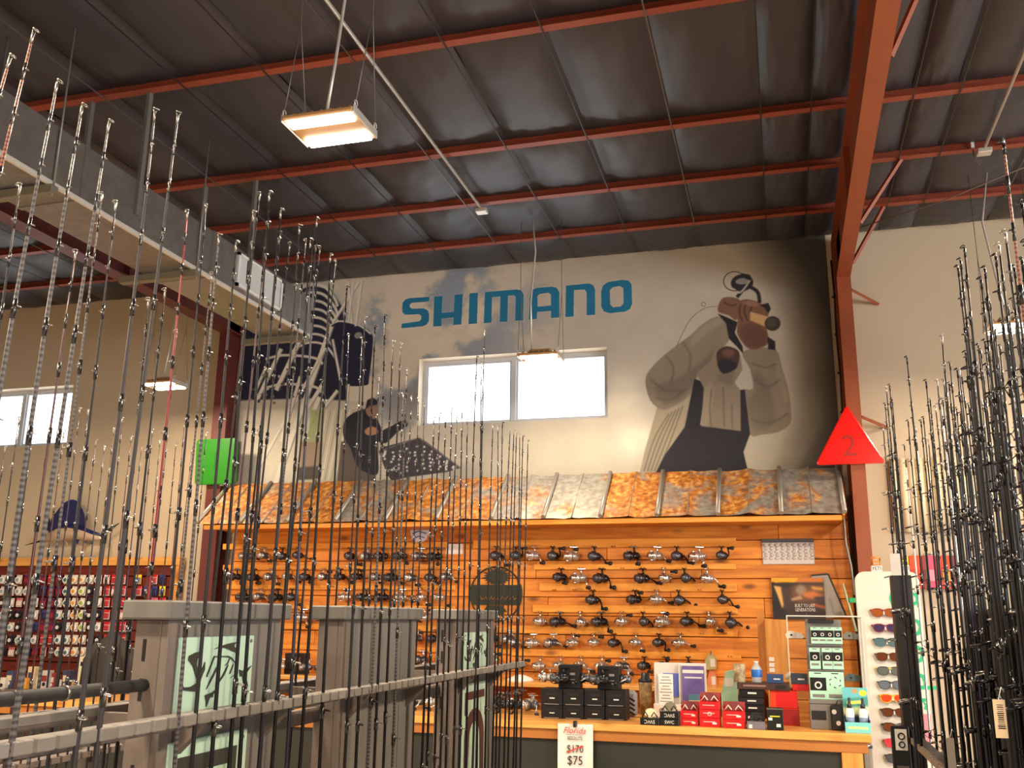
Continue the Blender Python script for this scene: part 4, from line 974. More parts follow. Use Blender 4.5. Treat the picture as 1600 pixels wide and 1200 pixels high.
for xf, xb, nm in ((-1.17, -1.214, 'front'), (-1.49, -1.446, 'rear')):
    s = 1 if xf > xb else -1
    ro = MB().box2((min(xb, xf - s * .016), RY0, RZ - .020), (max(xb, xf - s * .016), RY1, RZ), .002).build('notched_rail', m_rail, rk)
    y = RY0; j = 0
    me = MB().box((0, 0, 0), (.016, .040, .023), None, .002).mesh('rail_block', m_rail)
    while y < RY1 - .04:
        put('rail_block', me, ro, (xf - s * .008, y + .025, RZ - .0105)); y += .05
    MB().box2((xf - s * .04, RY0, RZ - .03), (xf - s * .022, RY1, RZ - .020)).build('rail_lip', m_rackd, ro)
MB().box2((-1.56, RY0, .02), (-1.09, RY1, .07), .003).build('base_board', m_rackd, rk)
MB().box2((-1.54, RY0 + .03, 0), (-1.11, RY1 - .03, .02)).build('plinth', m_blk, rk)
MB().box2((XB, 2.264, RZ - .10), (XB + .02, 2.633, RZ - .06)).build('stretcher', m_rackd, rk); MB().box2((XB, 3.215, RZ - .10), (XB + .02, 3.643, RZ - .06)).build('stretcher', m_rackd, rk)
pb = MB().cyl((-1.30, .6, 1.452), (-1.30, 1.79, 1.452), .0125, n=14).build('padded_bar', m_eva, rk)
for y in (1.33, 1.425, 1.55): MB().cyl((-1.30, y, 1.452), (-1.30, y + .008, 1.452), .0145, n=14).build('bar_band', m_gs, pb)
MB().box2((-1.33, .6, RZ - .025), (-1.27, .64, 1.452)).box2((-1.46, .6, RZ - .04), (-1.2, .64, RZ - .02)).build('bar_support', m_rackd, rk)

# front row of rods: (photo column where it crosses the notched rail, tip in the photo, colour, girth)
FRONT = [(22, 1160, 170, 193, 'grey', .0072), (115, 1148, 242, 175, 'smoke', .0066), (155, 1141, 278, 180, 'smoke', .0068),
         (280, 1122, 342, 370, 'grey', .0058), (307, 1117, 369, 381, 'charcoal', .0062), (336, 1113, 396, 334, 'black', .0062), (363, 1109, 421, 303, 'black', .0062), (386, 1106, 439, 330, 'black', .0062), (410, 1103, 468, 355, 'charcoal', .0062), (430, 1099, 485, 377, 'black', .006),
         (452, 1096, 495, 344, 'navy', .006), (470, 1094, 516, 400, 'black', .006), (508, 1086, 542, 451, 'black', .006), (540, 1080, 570, 498, 'charcoal', .006), (561, 1076, 586, 512, 'black', .006), (576, 1073, 601, 495, 'grey', .0055), (590, 1071, 614, 536, 'black', .0055), (604, 1069, 626, 539, 'black', .0055), (618, 1067, 636, 579, 'grey', .0055),
         (663, 1060, 678, 655, 'black', .0055), (673, 1059, 687, 648, 'black', .0055), (683, 1057, 696, 660, 'black', .0055), (692, 1056, 706, 640, 'charcoal', .0055), (702, 1055, 714, 652, 'black', .0055), (711, 1053, 722, 646, 'black', .0055), (720, 1052, 730, 655, 'black', .0055), (733, 1050, 745, 559, 'black', .0055), (740, 1049, 752, 568, 'charcoal', .0055), (748, 1048, 757, 520, 'black', .0058),
         (762, 1046, 770, 665, 'black', .005), (770, 1045, 778, 668, 'black', .005), (777, 1044, 785, 662, 'black', .005), (785, 1043, 797, 672, 'charcoal', .005), (792, 1042, 803, 674, 'black', .005), (798, 1041, 807, 677, 'black', .005), (804, 1040, 812, 680, 'black', .005), (810, 1039, 817, 683, 'black', .005), (817, 1038, 825, 690, 'black', .005)]
# near rods that stand in the rail before the picture's edge
NEAR = [(.98, 15, 92, 'bronze', .0066), (1.06, 52, 52, 'bronze', .0068), (1.18, 89, 131, 'grey', .0066), (1.27, 128, 168, 'grey', .0070)]
fk = 0
for Yb, tx, ty, col, r0 in NEAR:
    fk += 1; q = onX(tx, ty, -1.172); b = Vector((-1.176, Yb, RZ)); tp = Vector(map(float, q)); d = (tp - b) / (tp.z - b.z)
    base = b + d * (.075 - b.z) * .5; base.z = .072
    rod(base, tp, col, '%s fishing rod, %s from the near end of the front notched rail' % ('bronze banded' if col == 'bronze' else 'grey banded', ORD[fk]), 'rods along the front rail', .3, r0, (.03, .05), 1, 7, .0022)
for bx, by, tx, ty, col, r0 in FRONT:
    fk += 1; b = Vector(map(float, onX(bx, by, -1.176))); b.z = RZ; tp = Vector(map(float, onX(tx, ty, -1.172)))
    d = (tp - b) / (tp.z - b.z); base = b + d * (.072 - b.z); base.y = b.y + max(-.06, min(.06, base.y - b.y)); base.z = .072
    rod(base, tp, col, '%s fishing rod, %s from the near end of the front notched rail' % (col if col != 'grey' else 'grey banded', ORD[fk]), 'rods along the front rail', rnd.uniform(-.6, .8), r0, (rnd.uniform(-.03, .03), rnd.uniform(-.05, .05)), 1 if bx < 450 else rnd.randrange(2), 7, .0019)
BACK = [(31, 292, 'charcoal'), (159, 305, 'grey'), (181, 318, 'charcoal'), (293, 332, 'red'), (322, 323, 'charcoal'), (331, 429, 'grey'), (406, 304, 'charcoal'), (418, 350, 'maroon'), (438, 365, 'black'), (453, 382, 'charcoal'), (478, 377, 'grey'), (500, 388, 'black'), (525, 409, 'charcoal'), (545, 525, 'black'), (566, 530, 'charcoal'),
        (592, 590, 'black'), (630, 617, 'charcoal'), (643, 622, 'black'), (654, 624, 'black'), (663, 632, 'charcoal'), (118, 395, 'maroon'), (232, 470, 'charcoal'), (258, 455, 'black'), (276, 520, 'maroon')]
for k, (tx, ty, col) in enumerate(sorted(BACK)):
    q = onX(tx, ty, -1.484)
    if q[2] > 2.75: q = onX(tx, ty, -1.40); q = onX(tx, ty, -1.40)
    tp = Vector(map(float, q)); base = Vector((-1.487, tp.y + rnd.uniform(-.02, .02), .072))
    rod(base, tp, col, '%s fishing rod, %s from the near end of the rear notched rail' % (col if col != 'grey' else 'grey banded', ORD[k + 1]), 'rods along the rear rail', rnd.uniform(2.4, 3.8), .0052, (rnd.uniform(-.03, .03), rnd.uniform(-.04, .04)), 1, 6, .0016)

# a second rack of thin rods farther left
r2 = thing('rod_rack', 'dark low rod rack standing before the red slatwall', 'rod rack', (0, 0, 0))
ro = MB().box2((-2.46, 1.9, 1.10), (-2.42, 4.4, 1.12), .002).build('notched_rail', m_rackd, r2)
for i in range(50): MB().box((-2.412, 1.925 + .05 * i, 1.11), (.016, .038, .02)).build('rail_block', m_rackd, ro) if i == 0 else put('rail_block', ro.children[0].data, ro, (0, .05 * i, 0))
MB().box2((-2.62, 1.9, .02), (-2.30, 4.4, .07), .003).build('base_board', m_rackd, r2)
for y in (1.9, 3.1, 4.36): MB().box2((-2.50, y, 0), (-2.46, y + .04, 1.12), .002).build('upright', m_rackd, r2)
TH = [(8, 700), (30, 655), (52, 668), (74, 690), (100, 676), (125, 640), (138, 643), (150, 690), (163, 700), (178, 672), (191, 655), (205, 684), (221, 700), (238, 673), (250, 690), (262, 680), (275, 694), (288, 664), (300, 702), (312, 690), (322, 678)]
for k, (tx, ty) in enumerate(TH):
    tp = Vector(map(float, onX(tx, ty, -2.41))); col = rnd.choice(('maroon', 'charcoal', 'black', 'smoke', 'navy', 'maroon'))
    rod((-2.408, tp.y + rnd.uniform(-.03, .03), .072), tp, col, 'thin %s fishing rod, %s along the dark rack before the red slatwall' % (col, ORD[k + 1]), 'rods on the far dark rack', rnd.uniform(-.8, .8), .0046, (rnd.uniform(-.03, .03), 0), 1, 6, .0014)

# ------------------------------------------------------------------ dark rack of surf rods by the counter's end
m_drk = wood('black_brown_board', '#1c1817', '#131010', '#0c0a0a', 2, .05, .5, .7)
r3 = thing('rod_rack', 'black rod rack crowded with tall rods beside the sunglasses stand', 'rod rack', (0, 0, 0))
MB().box2((.402, 4.06, 0), (.476, 4.14, 1.775), .003).build('end_post', m_drk, r3)
for xf, z in ((.42, 1.175), (.52, 1.13)):
    ro = MB().box2((xf + .016, 1.0, z - .02), (xf + .05, 4.06, z), .002).build('notched_rail', m_drk, r3)
    me = MB().box((0, 0, 0), (.016, .034, .022), None, .002).mesh('rail_block', mat('worn_rail_edge', '#6a5a4a', .5, var=.3, scale=30))
    for i in range(61): put('rail_block', me, ro, (xf + .008, 1.02 + .05 * i, z - .01))
MB().box2((.36, 1.0, .02), (.80, 4.1, .07), .003).build('base_board', m_drk, r3)
for ya, yb in ((1.35, 1.75), (2.2, 2.62), (3.05, 3.45)):
    co = MB().box2((.60, ya, 0), (.675, yb, 1.60), .003).build('column', m_drk, r3); MB().box2((.58, ya - .02, 1.60), (.695, yb + .02, 1.635), .004).build('cap', m_drk, co)
    MB().box2((.46, ya + .05, 1.10), (.60, ya + .08, 1.155)).build('bracket_arm', m_drk, co)
MB().box2((.63, 1.0, .1), (.645, 4.0, 1.64)).build('centre_board', m_drk, r3)
# label holder on the end post
t = thing('label_holder', 'narrow black label holder with a white tag at the end of the black rack', 'sign', (.388, 4.045, 0))
MB().box2((-.035, -.012, .70), (.03, .012, 1.215), .003).build('holder', m_blk, t)
for z0, z1, m in ((1.13, 1.205, m_white), (1.06, 1.075, m_gs), (.98, 1.045, mat('dim_card', '#5b5a58', .6))): MB().box2((-.022, -.0145, z0), (.02, -.012, z1)).build('tag_card', m, t)
MB().ring((0, -.016, 1.18), (0, 1, 0), .011, .0025, 12, 5).ring((0, -.016, 1.15), (0, 1, 0), .010, .0025, 12, 5).build('ring_mark', m_blk, t)['kind'] = 'stuff'
RT = [(1385, 607, .42, 'charcoal'), (1390, 603, .425, 'black'), (1383, 632, .43, 'charcoal'), (1388, 642, .42, 'navy'), (1394, 625, .43, 'charcoal'), (1380, 668, .42, 'black'), (1507, 389, .42, 'black'), (1501, 408, .42, 'black'), (1497, 419, .42, 'charcoal'), (1472, 528, .42, 'black'), (1417, 560, .42, 'black'), (1447, 597, .44, 'charcoal'), (1419, 659, .50, 'black'),
      (1413, 697, .52, 'silver'), (1426, 655, .5, 'black'), (1439, 659, .50, 'black'), (1443, 654, .51, 'charcoal'), (1462, 637, .52, 'black'), (1470, 622, .52, 'silver'), (1473, 626, .52, 'black'), (1483, 601, .52, 'black'), (1488, 605, .52, 'charcoal'), (1499, 580, .52, 'black'), (1503, 590, .53, 'smoke'), (1539, 421, .44, 'black'), (1533, 438, .43, 'charcoal'),
      (1556, 402, .44, 'black'), (1561, 385, .44, 'black'), (1571, 365, .42, 'black'), (1568, 225, .40, 'bronze'), (1597, 320, .42, 'black'), (1529, 541, .52, 'black'), (1539, 534, .52, 'green'), (1597, 408, .46, 'black'), (1431, 668, .52, 'silver'), (1451, 690, .54, 'charcoal'), (1495, 640, .54, 'black'), (1511, 560, .53, 'black'), (1520, 575, .54, 'charcoal'),
      (1548, 520, .53, 'black'), (1556, 540, .54, 'black'), (1566, 505, .53, 'smoke'), (1575, 480, .53, 'black'), (1583, 470, .52, 'green'), (1590, 500, .54, 'brown'), (1546, 470, .46, 'black'), (1585, 420, .47, 'charcoal'), (1603, 380, .47, 'black'), (1612, 420, .5, 'brown'), (1625, 400, .5, 'black'), (1580, 560, .56, 'black'), (1565, 590, .57, 'charcoal'), (1550, 610, .57, 'black'), (1535, 630, .57, 'green'), (1520, 650, .57, 'black'), (1508, 660, .57, 'black'), (1598, 540, .56, 'brown'), (1606, 560, .56, 'black'), (1478, 668, .55, 'black'), (1487, 690, .56, 'charcoal')]
for i in range(30): RT.append((1452 + 5.6 * i + rnd.uniform(-2, 2), (690 - 1.5 * i + rnd.uniform(-45, 25)) if i % 2 else (610 - 4 * i + rnd.uniform(-30, 30)), rnd.uniform(.47, .58), rnd.choice(('black', 'black', 'charcoal', 'green', 'navy'))))
for k, (tx, ty, X, col) in enumerate(sorted(RT)):
    tp = Vector(map(float, onX(tx, ty, X))); xb = X + (.0 if X < .5 else .0)
    base = Vector((xb + rnd.uniform(-.005, .012), tp.y + rnd.uniform(-.02, .02), .072))
    rod(base, tp, col, 'tall %s rod, %s from the counter end of the black rod rack' % (col if col != 'bronze' else 'bronze banded', ORD[k + 1] if k < 60 else ('sixty-' + ORD[k - 59] if k < 69 else ('seventieth' if k == 69 else ('seventy-' + ORD[k - 69] if k < 79 else ('eightieth' if k == 79 else ('eighty-' + ORD[k - 79] if k < 89 else ('ninetieth' if k == 89 else 'ninety-' + ORD[k - 89]))))))), 'rods on the black rack', math.pi + rnd.uniform(-.2, .5), .0066 if X < .5 else .006, (rnd.uniform(-.02, .03), 0), rnd.choice((0, 0, 0, 1)), 7, .0019, 'eva', 1, k % 2)
# paper tags hanging on rods
for px, py0, py1, Y, lab, m in ((1560, 1093, 1153, 1.95, 'long cream barcode tag hung among the black rods', mat('cream_tag', '#d8c3a6', .6)), (1484, 1153, 1215, 2.9, 'grey paper tag low among the black rods', mat('grey_tag', '#a9a19a', .6)), (1398, 865, 899, 3.75, 'pale grey tag tied to the first black rods beside the red column', mat('grey_tag2', '#b9b4b0', .6))):
    a = onY(px, py0, Y); c2 = onY(px, py1, Y); w = {1560: .020, 1484: .020, 1398: .034}[px]
    t = thing('hang_tag', lab, 'price tag', (a[0], Y, (a[2] + c2[2]) / 2)); h = a[2] - c2[2]
    MB().box((0, 0, 0), (w, .0015, h)).build('card', m, t); MB().tube([(0, 0, h / 2), (.01, .02, h / 2 + .02), (.02, .05, h / 2 + .01)], .0008, 4).build('string', m_white, t)
    if px == 1560:
        e = MB()
        for i in range(12): e.box((.001, -.001, h * .36 - i * h * .055), (w * rnd.uniform(.4, .6), .0006, h * rnd.uniform(.01, .03)))
        e.build('printed_line', m_blk, t)['kind'] = 'stuff'
# ------------------------------------------------------------------ number signs on the columns
def rounded(pts, r, n=5):
    o = []; k = len(pts)
    for i in range(k):
        p, a, b = Vector(pts[i]), Vector(pts[i - 1]), Vector(pts[(i + 1) % k]); u = (a - p).normalized(); v = (b - p).normalized()
        s, e = p + u * r, p + v * r
        for t in np.linspace(0, 1, n): o.append(tuple(s * (1 - t) ** 2 + p * 2 * t * (1 - t) + e * t * t))
    return o
def numsign(name, lab, pts, Y, m, mr, md, digit, size, off):
    cx = sum(p[0] for p in pts) / len(pts); cz = sum(p[1] for p in pts) / len(pts)
    t = thing(name, lab, 'sign', (cx, Y, cz)); q = [(p[0] - cx, p[1] - cz) for p in pts]
    ro = rounded(q, .035); ri = rounded([(a * .95, b * .95) for a, b in q], .03)
    MB().prism(ro, .026, lambda u, w, d: (u, .013 - d, w)).build('sign_body', m, t, fix=True)
    k = len(ro); MB().add([(a, -.0135, b) for a, b in ro] + [(a, -.0165, b) for a, b in ri], [(i, (i + 1) % k, k + (i + 1) % k, k + i) for i in range(k)] + [tuple(range(k, 2 * k))]).build('raised_rim', mr, t, fix=True)
    text(digit, size, md, t, (off[0], -.0175, off[1]), (math.pi / 2, 0, 0), 1.0, .001).name = 'digit'
m_gsn = mat('green_acrylic', '#237a12', .4)
numsign('number_sign', 'bright green square sign with the number one on the maroon column', [(-5.022, 2.706), (-4.618, 2.706), (-4.634, 3.118), (-5.042, 3.118)], 7.362, m_gsn, m_gsn, mat('green_digit', '#1f6a2c', .3), '1', .22, (.0, .0))
m_rsn = mat('red_acrylic', '#e0120c', .2, coat=.5)
numsign('number_sign', 'bright red triangle sign with the number two on the red column', [(.257, 2.692), (.738, 2.692), (.50, 3.13)], 7.18, m_rsn, m_rsn, mat('red_digit', '#a01210', .3), '2', .22, (.0, -.02))

# ------------------------------------------------------------------ helpers for goods on the counter
def spot(px0, px1, pyt, pyb, zb=1.0, Y=None):
    pm = (px0 + px1) / 2
    if Y is None: Y = max(5.785, min(6.34, onZ(pm, pyb, zb)[1]))
    return onY(px0, (pyt + pyb) / 2, Y)[0], onY(px1, (pyt + pyb) / 2, Y)[0], Y, max(zb + .01, onY(pm, pyt, Y)[2])
def pbox(name, lab, cat, px0, px1, pyt, pyb, dep, m, zb=1.0, Y=None, group=None, ch=.002, part='carton', rz=0):
    x0, x1, Y, zt = spot(px0, px1, pyt, pyb, zb, Y)
    t = thing(name, lab, cat, ((x0 + x1) / 2, Y + dep / 2, zb), group, rz)
    MB().box((0, 0, (zt - zb) / 2), (x1 - x0 - .001, dep, zt - zb), None, ch).build(part, m, t)
    return t, x1 - x0, zt - zb, dep
m_bx = mat('black_carton', '#131113', .5, spec=.3); m_bx2 = mat('charcoal_carton', '#201e20', .5, spec=.3); m_wt = mat('white_ink', '#d8d4cf', .5); m_gt = mat('grey_ink', '#75706e', .5)
m_red = mat('red_carton', '#c8141a', .4); m_redd = mat('red_carton_lid', '#8f1216', .45); m_cream = mat('cream_liner', '#e2d6bd', .6)
# eight black reel cartons in two tiers
zt0 = onY(900, 1103, 5.93)[2]; zt1 = onY(900, 1077, 5.93)[2]
XBX = [onY(p, 1100, 5.93)[0] for p in (845, 878, 911, 943.5, 977)]
for tier, (za, zb) in enumerate(((1.0, zt0), (zt0, zt1))):
    for k in range(4):
        x0, x1 = XBX[k], XBX[k + 1]; yk = 5.93 + .012 * k
        t = thing('reel_carton', 'black reel carton, %s from the left in the %s tier of the stack' % (ORD[k + 1], ('lower', 'upper')[tier]), 'box', ((x0 + x1) / 2, yk + .07, za), 'black cartons on the counter')
        MB().box((0, 0, (zb - za) / 2), (x1 - x0 - .003, .14, zb - za - .001), None, .002).build('carton', m_bx, t)
        h = zb - za
        MB().box((0, -.0705, h * .66), ((x1 - x0) * .55, .0008, h * .12)).build('embossed_name', m_gt if False else m_bx2, t)
        MB().box((.004, -.0708, h * .42), ((x1 - x0) * .24, .0008, h * .07)).build('white_mark', m_wt, t)
        MB().box((0, -.0705, h * .06), ((x1 - x0) * .7, .0008, h * .05)).build('foot_line', m_gt, t)
for k, (a, b, c, lab) in enumerate(((872, 905, 1039, 'left'), (933, 967, 1041, 'right'))):
    x0, x1 = onY(a, 1070, 5.97)[0], onY(b, 1070, 5.97)[0]; zt = onY((a + b) / 2, c, 5.97)[2]
    t = thing('reel_carton', 'upright black carton standing on the stack, the %s one of two' % lab, 'box', ((x0 + x1) / 2, 6.03, zt1), 'upright cartons on the stack'); h = zt - zt1
    MB().box((0, 0, h / 2), (x1 - x0, .10, h), None, .002).build('carton', m_bx, t)
    MB().box((.022, -.0508, h * .62), (.032, .0008, .014)).box((.02, -.0508, h * .38), (.036, .0008, .004)).box((.03, -.0508, h * .25), (.02, .0008, .006)).build('printed_mark', m_gt, t)['kind'] = 'stuff'
    reel('black', ((x0 + x1) / 2 - .03, 5.955, zt1 + .128), .4, 'black reel posed before the %s upright carton' % lab, 'reels posed on the cartons', 1.15, 1.5)
    reel('grey', (x1 + .045, 6.04, zt1 + .118), -.5, 'gunmetal reel on the carton stack beside the %s upright carton' % lab, 'reels posed on the cartons', 1.0, 1.2)
reel('silver', (onY(858, 1060, 6.0)[0], 6.02, zt1 + .118), .2, 'silver reel at the left end of the carton stack', 'reels posed on the cartons', 1.0, -1.2)
# camo tumbler, dark soft pouch
x0, x1, Y, zt = spot(996, 1018, 1052, 1112)
t = thing('camo_tumbler', 'camouflage tumbler with a black cap beside the black cartons', 'tumbler', ((x0 + x1) / 2, Y + .05, 1.0)); h = zt - 1.0
MB().lathe([(.030, 0), (.034, .004), (.043, h * .74), (.044, h * .78)], 18).build('cup', mat('camo_print', '#c9b48a', .45, scale=26, col2='#5c4a2c', var=.2), t)
MB().lathe([(.046, h * .78), (.046, h * .84), (.028, h * .87), (.026, h), (.012, h)], 16).build('cap', mat('navy_cap', '#20242c', .4), t)
x0, x1, Y, zt = spot(979, 998, 1072, 1118)
t = thing('striped_pouch', 'grey and black striped soft pouch behind the camouflage tumbler', 'pouch', ((x0 + x1) / 2, 6.22, 1.0)); h = zt - 1.0 - .02
MB().box((0, 0, h / 2), (.085, .06, h), None, .02).build('pouch_body', mat('pouch_grey', '#8c8a8a', .8, var=.2, scale=12), t)
for k in range(4): MB().box((0, -.0305, h * (.2 + .17 * k)), (.07, .002, .010), Matrix.Rotation(.5, 3, 'Y')).build('stripe', m_blk, t)
# brochure holder with two pockets
x0, x1, Y, zt = spot(1022, 1104, 1036, 1112, 1.0, 6.22); w = x1 - x0; h = zt - 1.0
t = thing('brochure_holder', 'white two pocket brochure holder standing at the back of the counter', 'brochure holder', ((x0 + x1) / 2, Y, 1.0))
m_holder = mat('white_acrylic', '#d6cfc9', .4)
MB().box((0, .02, h / 2), (w, .006, h), Matrix.Rotation(-.0, 3, 'X'), .002).build('back_board', m_holder, t)
MB().box((0, -.015, h * .13), (w, .06, h * .26), None, .003).build('front_lip', m_holder, t)
MB().box((-.002, 0, h * .5), (.006, .035, h * .96), None, .001).build('divider', m_holder, t)
for nm, xx, ww, zz, hh, m, yy in (('blue_leaflet', .25 - .5 + .06, .38, .60, .42, mat('leaflet_blue', '#5668b8', .35), .006), ('purple_brochure', .25, .42, .62, .66, mat('brochure_purple', '#4a3a78', .35, col2='#7a6aa8', scale=6), .010)):
    MB().box((w * (xx if nm[0] == 'p' else -.17), yy, h * zz), (w * ww * (1 if nm[0] == 'p' else .8), .004, h * hh), Matrix.Rotation(.0, 3, 'X')).build(nm, m, t)
MB().box((w * .25, .0065, h * .85), (w * .40, .003, h * .06)).box((w * .25, .0065, h * .74), (w * .33, .003, h * .025)).build('brochure_title', m_wt, t)['kind'] = 'stuff'
lf = MB().box((-w * .27, -.004, h * .52), (w * .28, .003, h * .55)).build('white_leaflet', mat('paper_white', '#e9e2da', .6), t)
e = MB()
for i in range(9): e.box((-w * .27, -.0062, h * (.74 - .055 * i)), (w * (.14 + .05 * ((i * 7) % 3)), .0008, h * .014))
e.build('print_line', m_gt, lf)['kind'] = 'stuff'
MB().box((w * .30, -.048, h * .34), (w * .26, .003, h * .22)).build('small_card', mat('card_sand', '#b9a27e', .5), t); MB().box((w * .30, -.0495, h * .40), (w * .26, .002, h * .10)).build('card_sky', mat('card_blue', '#3f6a7c', .5), t)
MB().ring((-w * .34, -.0465, h * .14), (0, 1, 0), .014, .004, 14, 5).build('seal_mark', m_gt, t)
MB().box((w * .12, -.0465, h * .16), (w * .42, .001, h * .05)).build('tan_strip', mat('card_tan', '#cdbb9c', .6), t)

# open topped sunglass cartons along the counter's edge
def shades_on(t, w, d, h, m_l, m_s):
    MB().box((0, 0, h - .004), (w * .94, d * .94, .006)).build('liner', m_cream, t)
    q = MB().prism([(-w * .36, 0), (0, -.045), (w * .36, 0), (w * .22, .05), (0, .062), (-w * .22, .05)], .006, lambda u, v, dd: (u, .012 + v * .35 - dd, h + .018 + v * .5)); q.build('folded_pouch', m_s, t, fix=True)
    for s in (-1, 1): MB().tube([(s * w * .40, -.02, h + .004), (s * w * .22, -.028, h + .032), (s * .01, -.03, h + .008)], .004, 6).build('cord', m_l, t)
def carton_text(t, txt, w, h, d, z, m, flip, size): 
    o = text(txt, size, m, t, (0, -d / 2 - .0012, z), (math.pi / 2, math.pi if flip else 0, 0), 1, .0004); return o
m_sblk = mat('carton_black_gloss', '#0f120f', .35)
for px0, px1, pt, pb, lab, flip, st in ((1000, 1030, 1122, 1133, 'low black open carton holding a cream pouch, beside the tumbler', True, 1), (1031, 1061, 1112, 1134, 'pair of lettered black cartons with one open on top', True, 2)):
    if st == 1:
        t, w, h, d = pbox('sunglass_carton', lab, 'box', px0, px1, pt, pb, .075, m_sblk); carton_text(t, 'SWC', w, h, d, h * .5, m_wt, True, h * .75); shades_on(t, w, d, h, m_blk, mat('pouch_cream', '#d8c8a2', .7))
    else:
        zm = spot(px0, px1, 1123.5, pb)[3]
        t, w, h, d = pbox('sunglass_carton', 'closed black lettered carton under another one, beside the red cartons', 'box', px0, px1, 1123.5, pb, .075, m_sblk); carton_text(t, 'SWC', w, h, d, h * .5, m_wt, False, h * .7)
        t, w, h, d = pbox('sunglass_carton', 'open black lettered carton on top of a closed one, beside the red cartons', 'box', px0, px1, 1112, pb, .075, m_sblk, zm, Y + 0 if False else 5.80); carton_text(t, 'SWC', w, h, d, h * .5, m_wt, True, h * .7); shades_on(t, w, d, h, m_blk, mat('pouch_olive', '#6d6a52', .7))
RS = [(1063, 1092, (1111, 1122.5, 1134), 'left'), (1093, 1126, (1097, 1109, 1122, 1136), 'middle'), (1129, 1165, (1112, 1124.5, 1138), 'right')]
LV = {2: ('lower', 'upper'), 3: ('bottom', 'middle', 'top')}
for px0, px1, ys, nm in RS:
    n = len(ys) - 1; zb = 1.0; Yr = max(5.785, onZ((px0 + px1) / 2, ys[-1], 1.0)[1])
    for i in range(n):
        zt = onY((px0 + px1) / 2, ys[n - 1 - i], Yr)[2]
        x0, x1 = onY(px0, ys[-1], Yr)[0], onY(px1, ys[-1], Yr)[0]
        t = thing('sunglass_carton', '%s red carton of the %s red stack on the counter%s' % (LV[n][i], nm, ', open, brown pouch inside' if i == n - 1 else ''), 'box', ((x0 + x1) / 2, Yr + .05, zb), 'red cartons on the counter')
        h = zt - zb; w = x1 - x0
        MB().box((0, 0, h / 2), (w - .003, .10, h - .001), None, .002).build('carton', m_red, t)
        MB().box((-.004, -.0506, h * .58), (w * .55, .0008, h * .07)).build('printed_line', m_wt, t)
        if i == 0 or n == 2: MB().box((w * .22, -.0508, h * .42), (w * .2, .0008, h * .22)).build('price_label', m_wt, t)
        if i == 1 and n == 3: MB().ring((.0, -.0508, h * .5), (0, 1, 0), .010, .0022, 14, 4).build('oval_logo', m_wt, t)
        if i == n - 1:
            shades_on(t, w, .10, h, m_cream, mat('pouch_brown', '#6a2226', .6))
            MB().box((0, .052, h + .022), (w - .004, .004, .05), Matrix.Rotation(-.25, 3, 'X')).build('open_lid', m_redd, t)
            for s in (-1, 1): MB().box((s * (w / 2 - .006), .012, h + .012), (.003, .07, .028), Matrix.Rotation(s * .2, 3, 'Y')).build('side_flap', m_red, t)
        zb = zt
t, w, h, d = pbox('sunglass_carton', 'low grey carton holding dark glasses, next to the red stacks', 'box', 1167, 1196, 1128, 1141, .09, mat('grey_carton', '#6f6a74', .5)); shades_on(t, w, d, h, m_blk, m_bx2)
MB().box((-w * .3, -d / 2 - .001, h * .4), (w * .18, .0008, h * .5)).build('white_mark', m_wt, t)
t, w, h, d = pbox('accessory_box', 'small upright black box with yellow print near the red box pile', 'box', 1198, 1224, 1106, 1142, .05, m_sblk)
e = MB().box((.0, -d / 2 - .0008, h * .62), (w * .6, .0008, h * .05)); e.build('yellow_line', mat('yellow_ink', '#d8c73a', .5), t)
MB().box((-w * .28, -d / 2 - .0008, h * .5), (w * .24, .0008, h * .12)).build('white_mark', m_wt, t); MB().box((w * .2, -d / 2 - .0008, h * .22), (w * .26, .0008, h * .14)).build('white_mark', m_wt, t); MB().box((0, -d / 2 - .0008, h * .95), (w * .96, .0008, h * .06)).build('foil_edge', m_gs, t)
# the pile of shoe boxes behind
Yp = 6.06
ys = [1112, 1103, 1094, 1085, 1076]; zb = 1.0
z0p = 1.0
for i, (ya, yb) in enumerate(((1128, 1112), (1112, 1101), (1101, 1090), (1090, 1077))):
    zt = onY(1170, yb, Yp)[2]; x0, x1 = onY(1154, 1100, Yp)[0], onY(1193, 1100, Yp)[0]
    t = thing('lure_box', 'flat dark box, %s up in the pile behind the grey carton' % ORD[i + 1], 'box', ((x0 + x1) / 2 + .004 * (i % 2), Yp + .10, zb), 'dark boxes in the pile')
    h = zt - zb; MB().box((0, 0, h / 2), (x1 - x0, .20, h - .001), None, .002).build('carton', m_bx if i % 2 else m_bx2, t); MB().box((.005, -.1008, h * .55), (.05, .0008, h * .2)).build('white_mark', m_wt, t); zb = zt
ztop = onY(1170, 1067, Yp)[2]; x0, x1 = onY(1152, 1075, Yp)[0], onY(1234, 1075, Yp)[0]
xr0, xr1 = onY(1196, 1110, Yp)[0], onY(1246, 1110, Yp)[0]
for i, (za, zz, a, b, lab, m) in enumerate(((1.0, 1.0 + (zb - 1.0) * .5, xr0, xr1, 'lower', m_red), (1.0 + (zb - 1.0) * .5, zb, xr0, xr1 - .01, 'upper', mat('orange_carton', '#d83a12', .45)))):
    t = thing('shoe_box', '%s large red box beside the dark flat boxes' % lab, 'box', ((a + b) / 2 + .02, Yp + .13, za), 'large red boxes'); MB().box((0, 0, (zz - za) / 2), (b - a - .02, .24, zz - za - .001), None, .002).build('carton', m, t)
    MB().box((.02, -.1215, (zz - za) * .5), (.12, .002, (zz - za) * .86)).build('red_end_panel', m_redd if i == 0 else m_red, t)
t = thing('long_carton', 'long dark brown carton lying across the pile of boxes', 'box', ((x0 + x1) / 2, Yp + .10, zb)); hh = ztop - zb
MB().box((0, 0, hh / 2), (x1 - x0, .22, hh), None, .002).build('carton', mat('brown_carton', '#3c2420', .45), t)
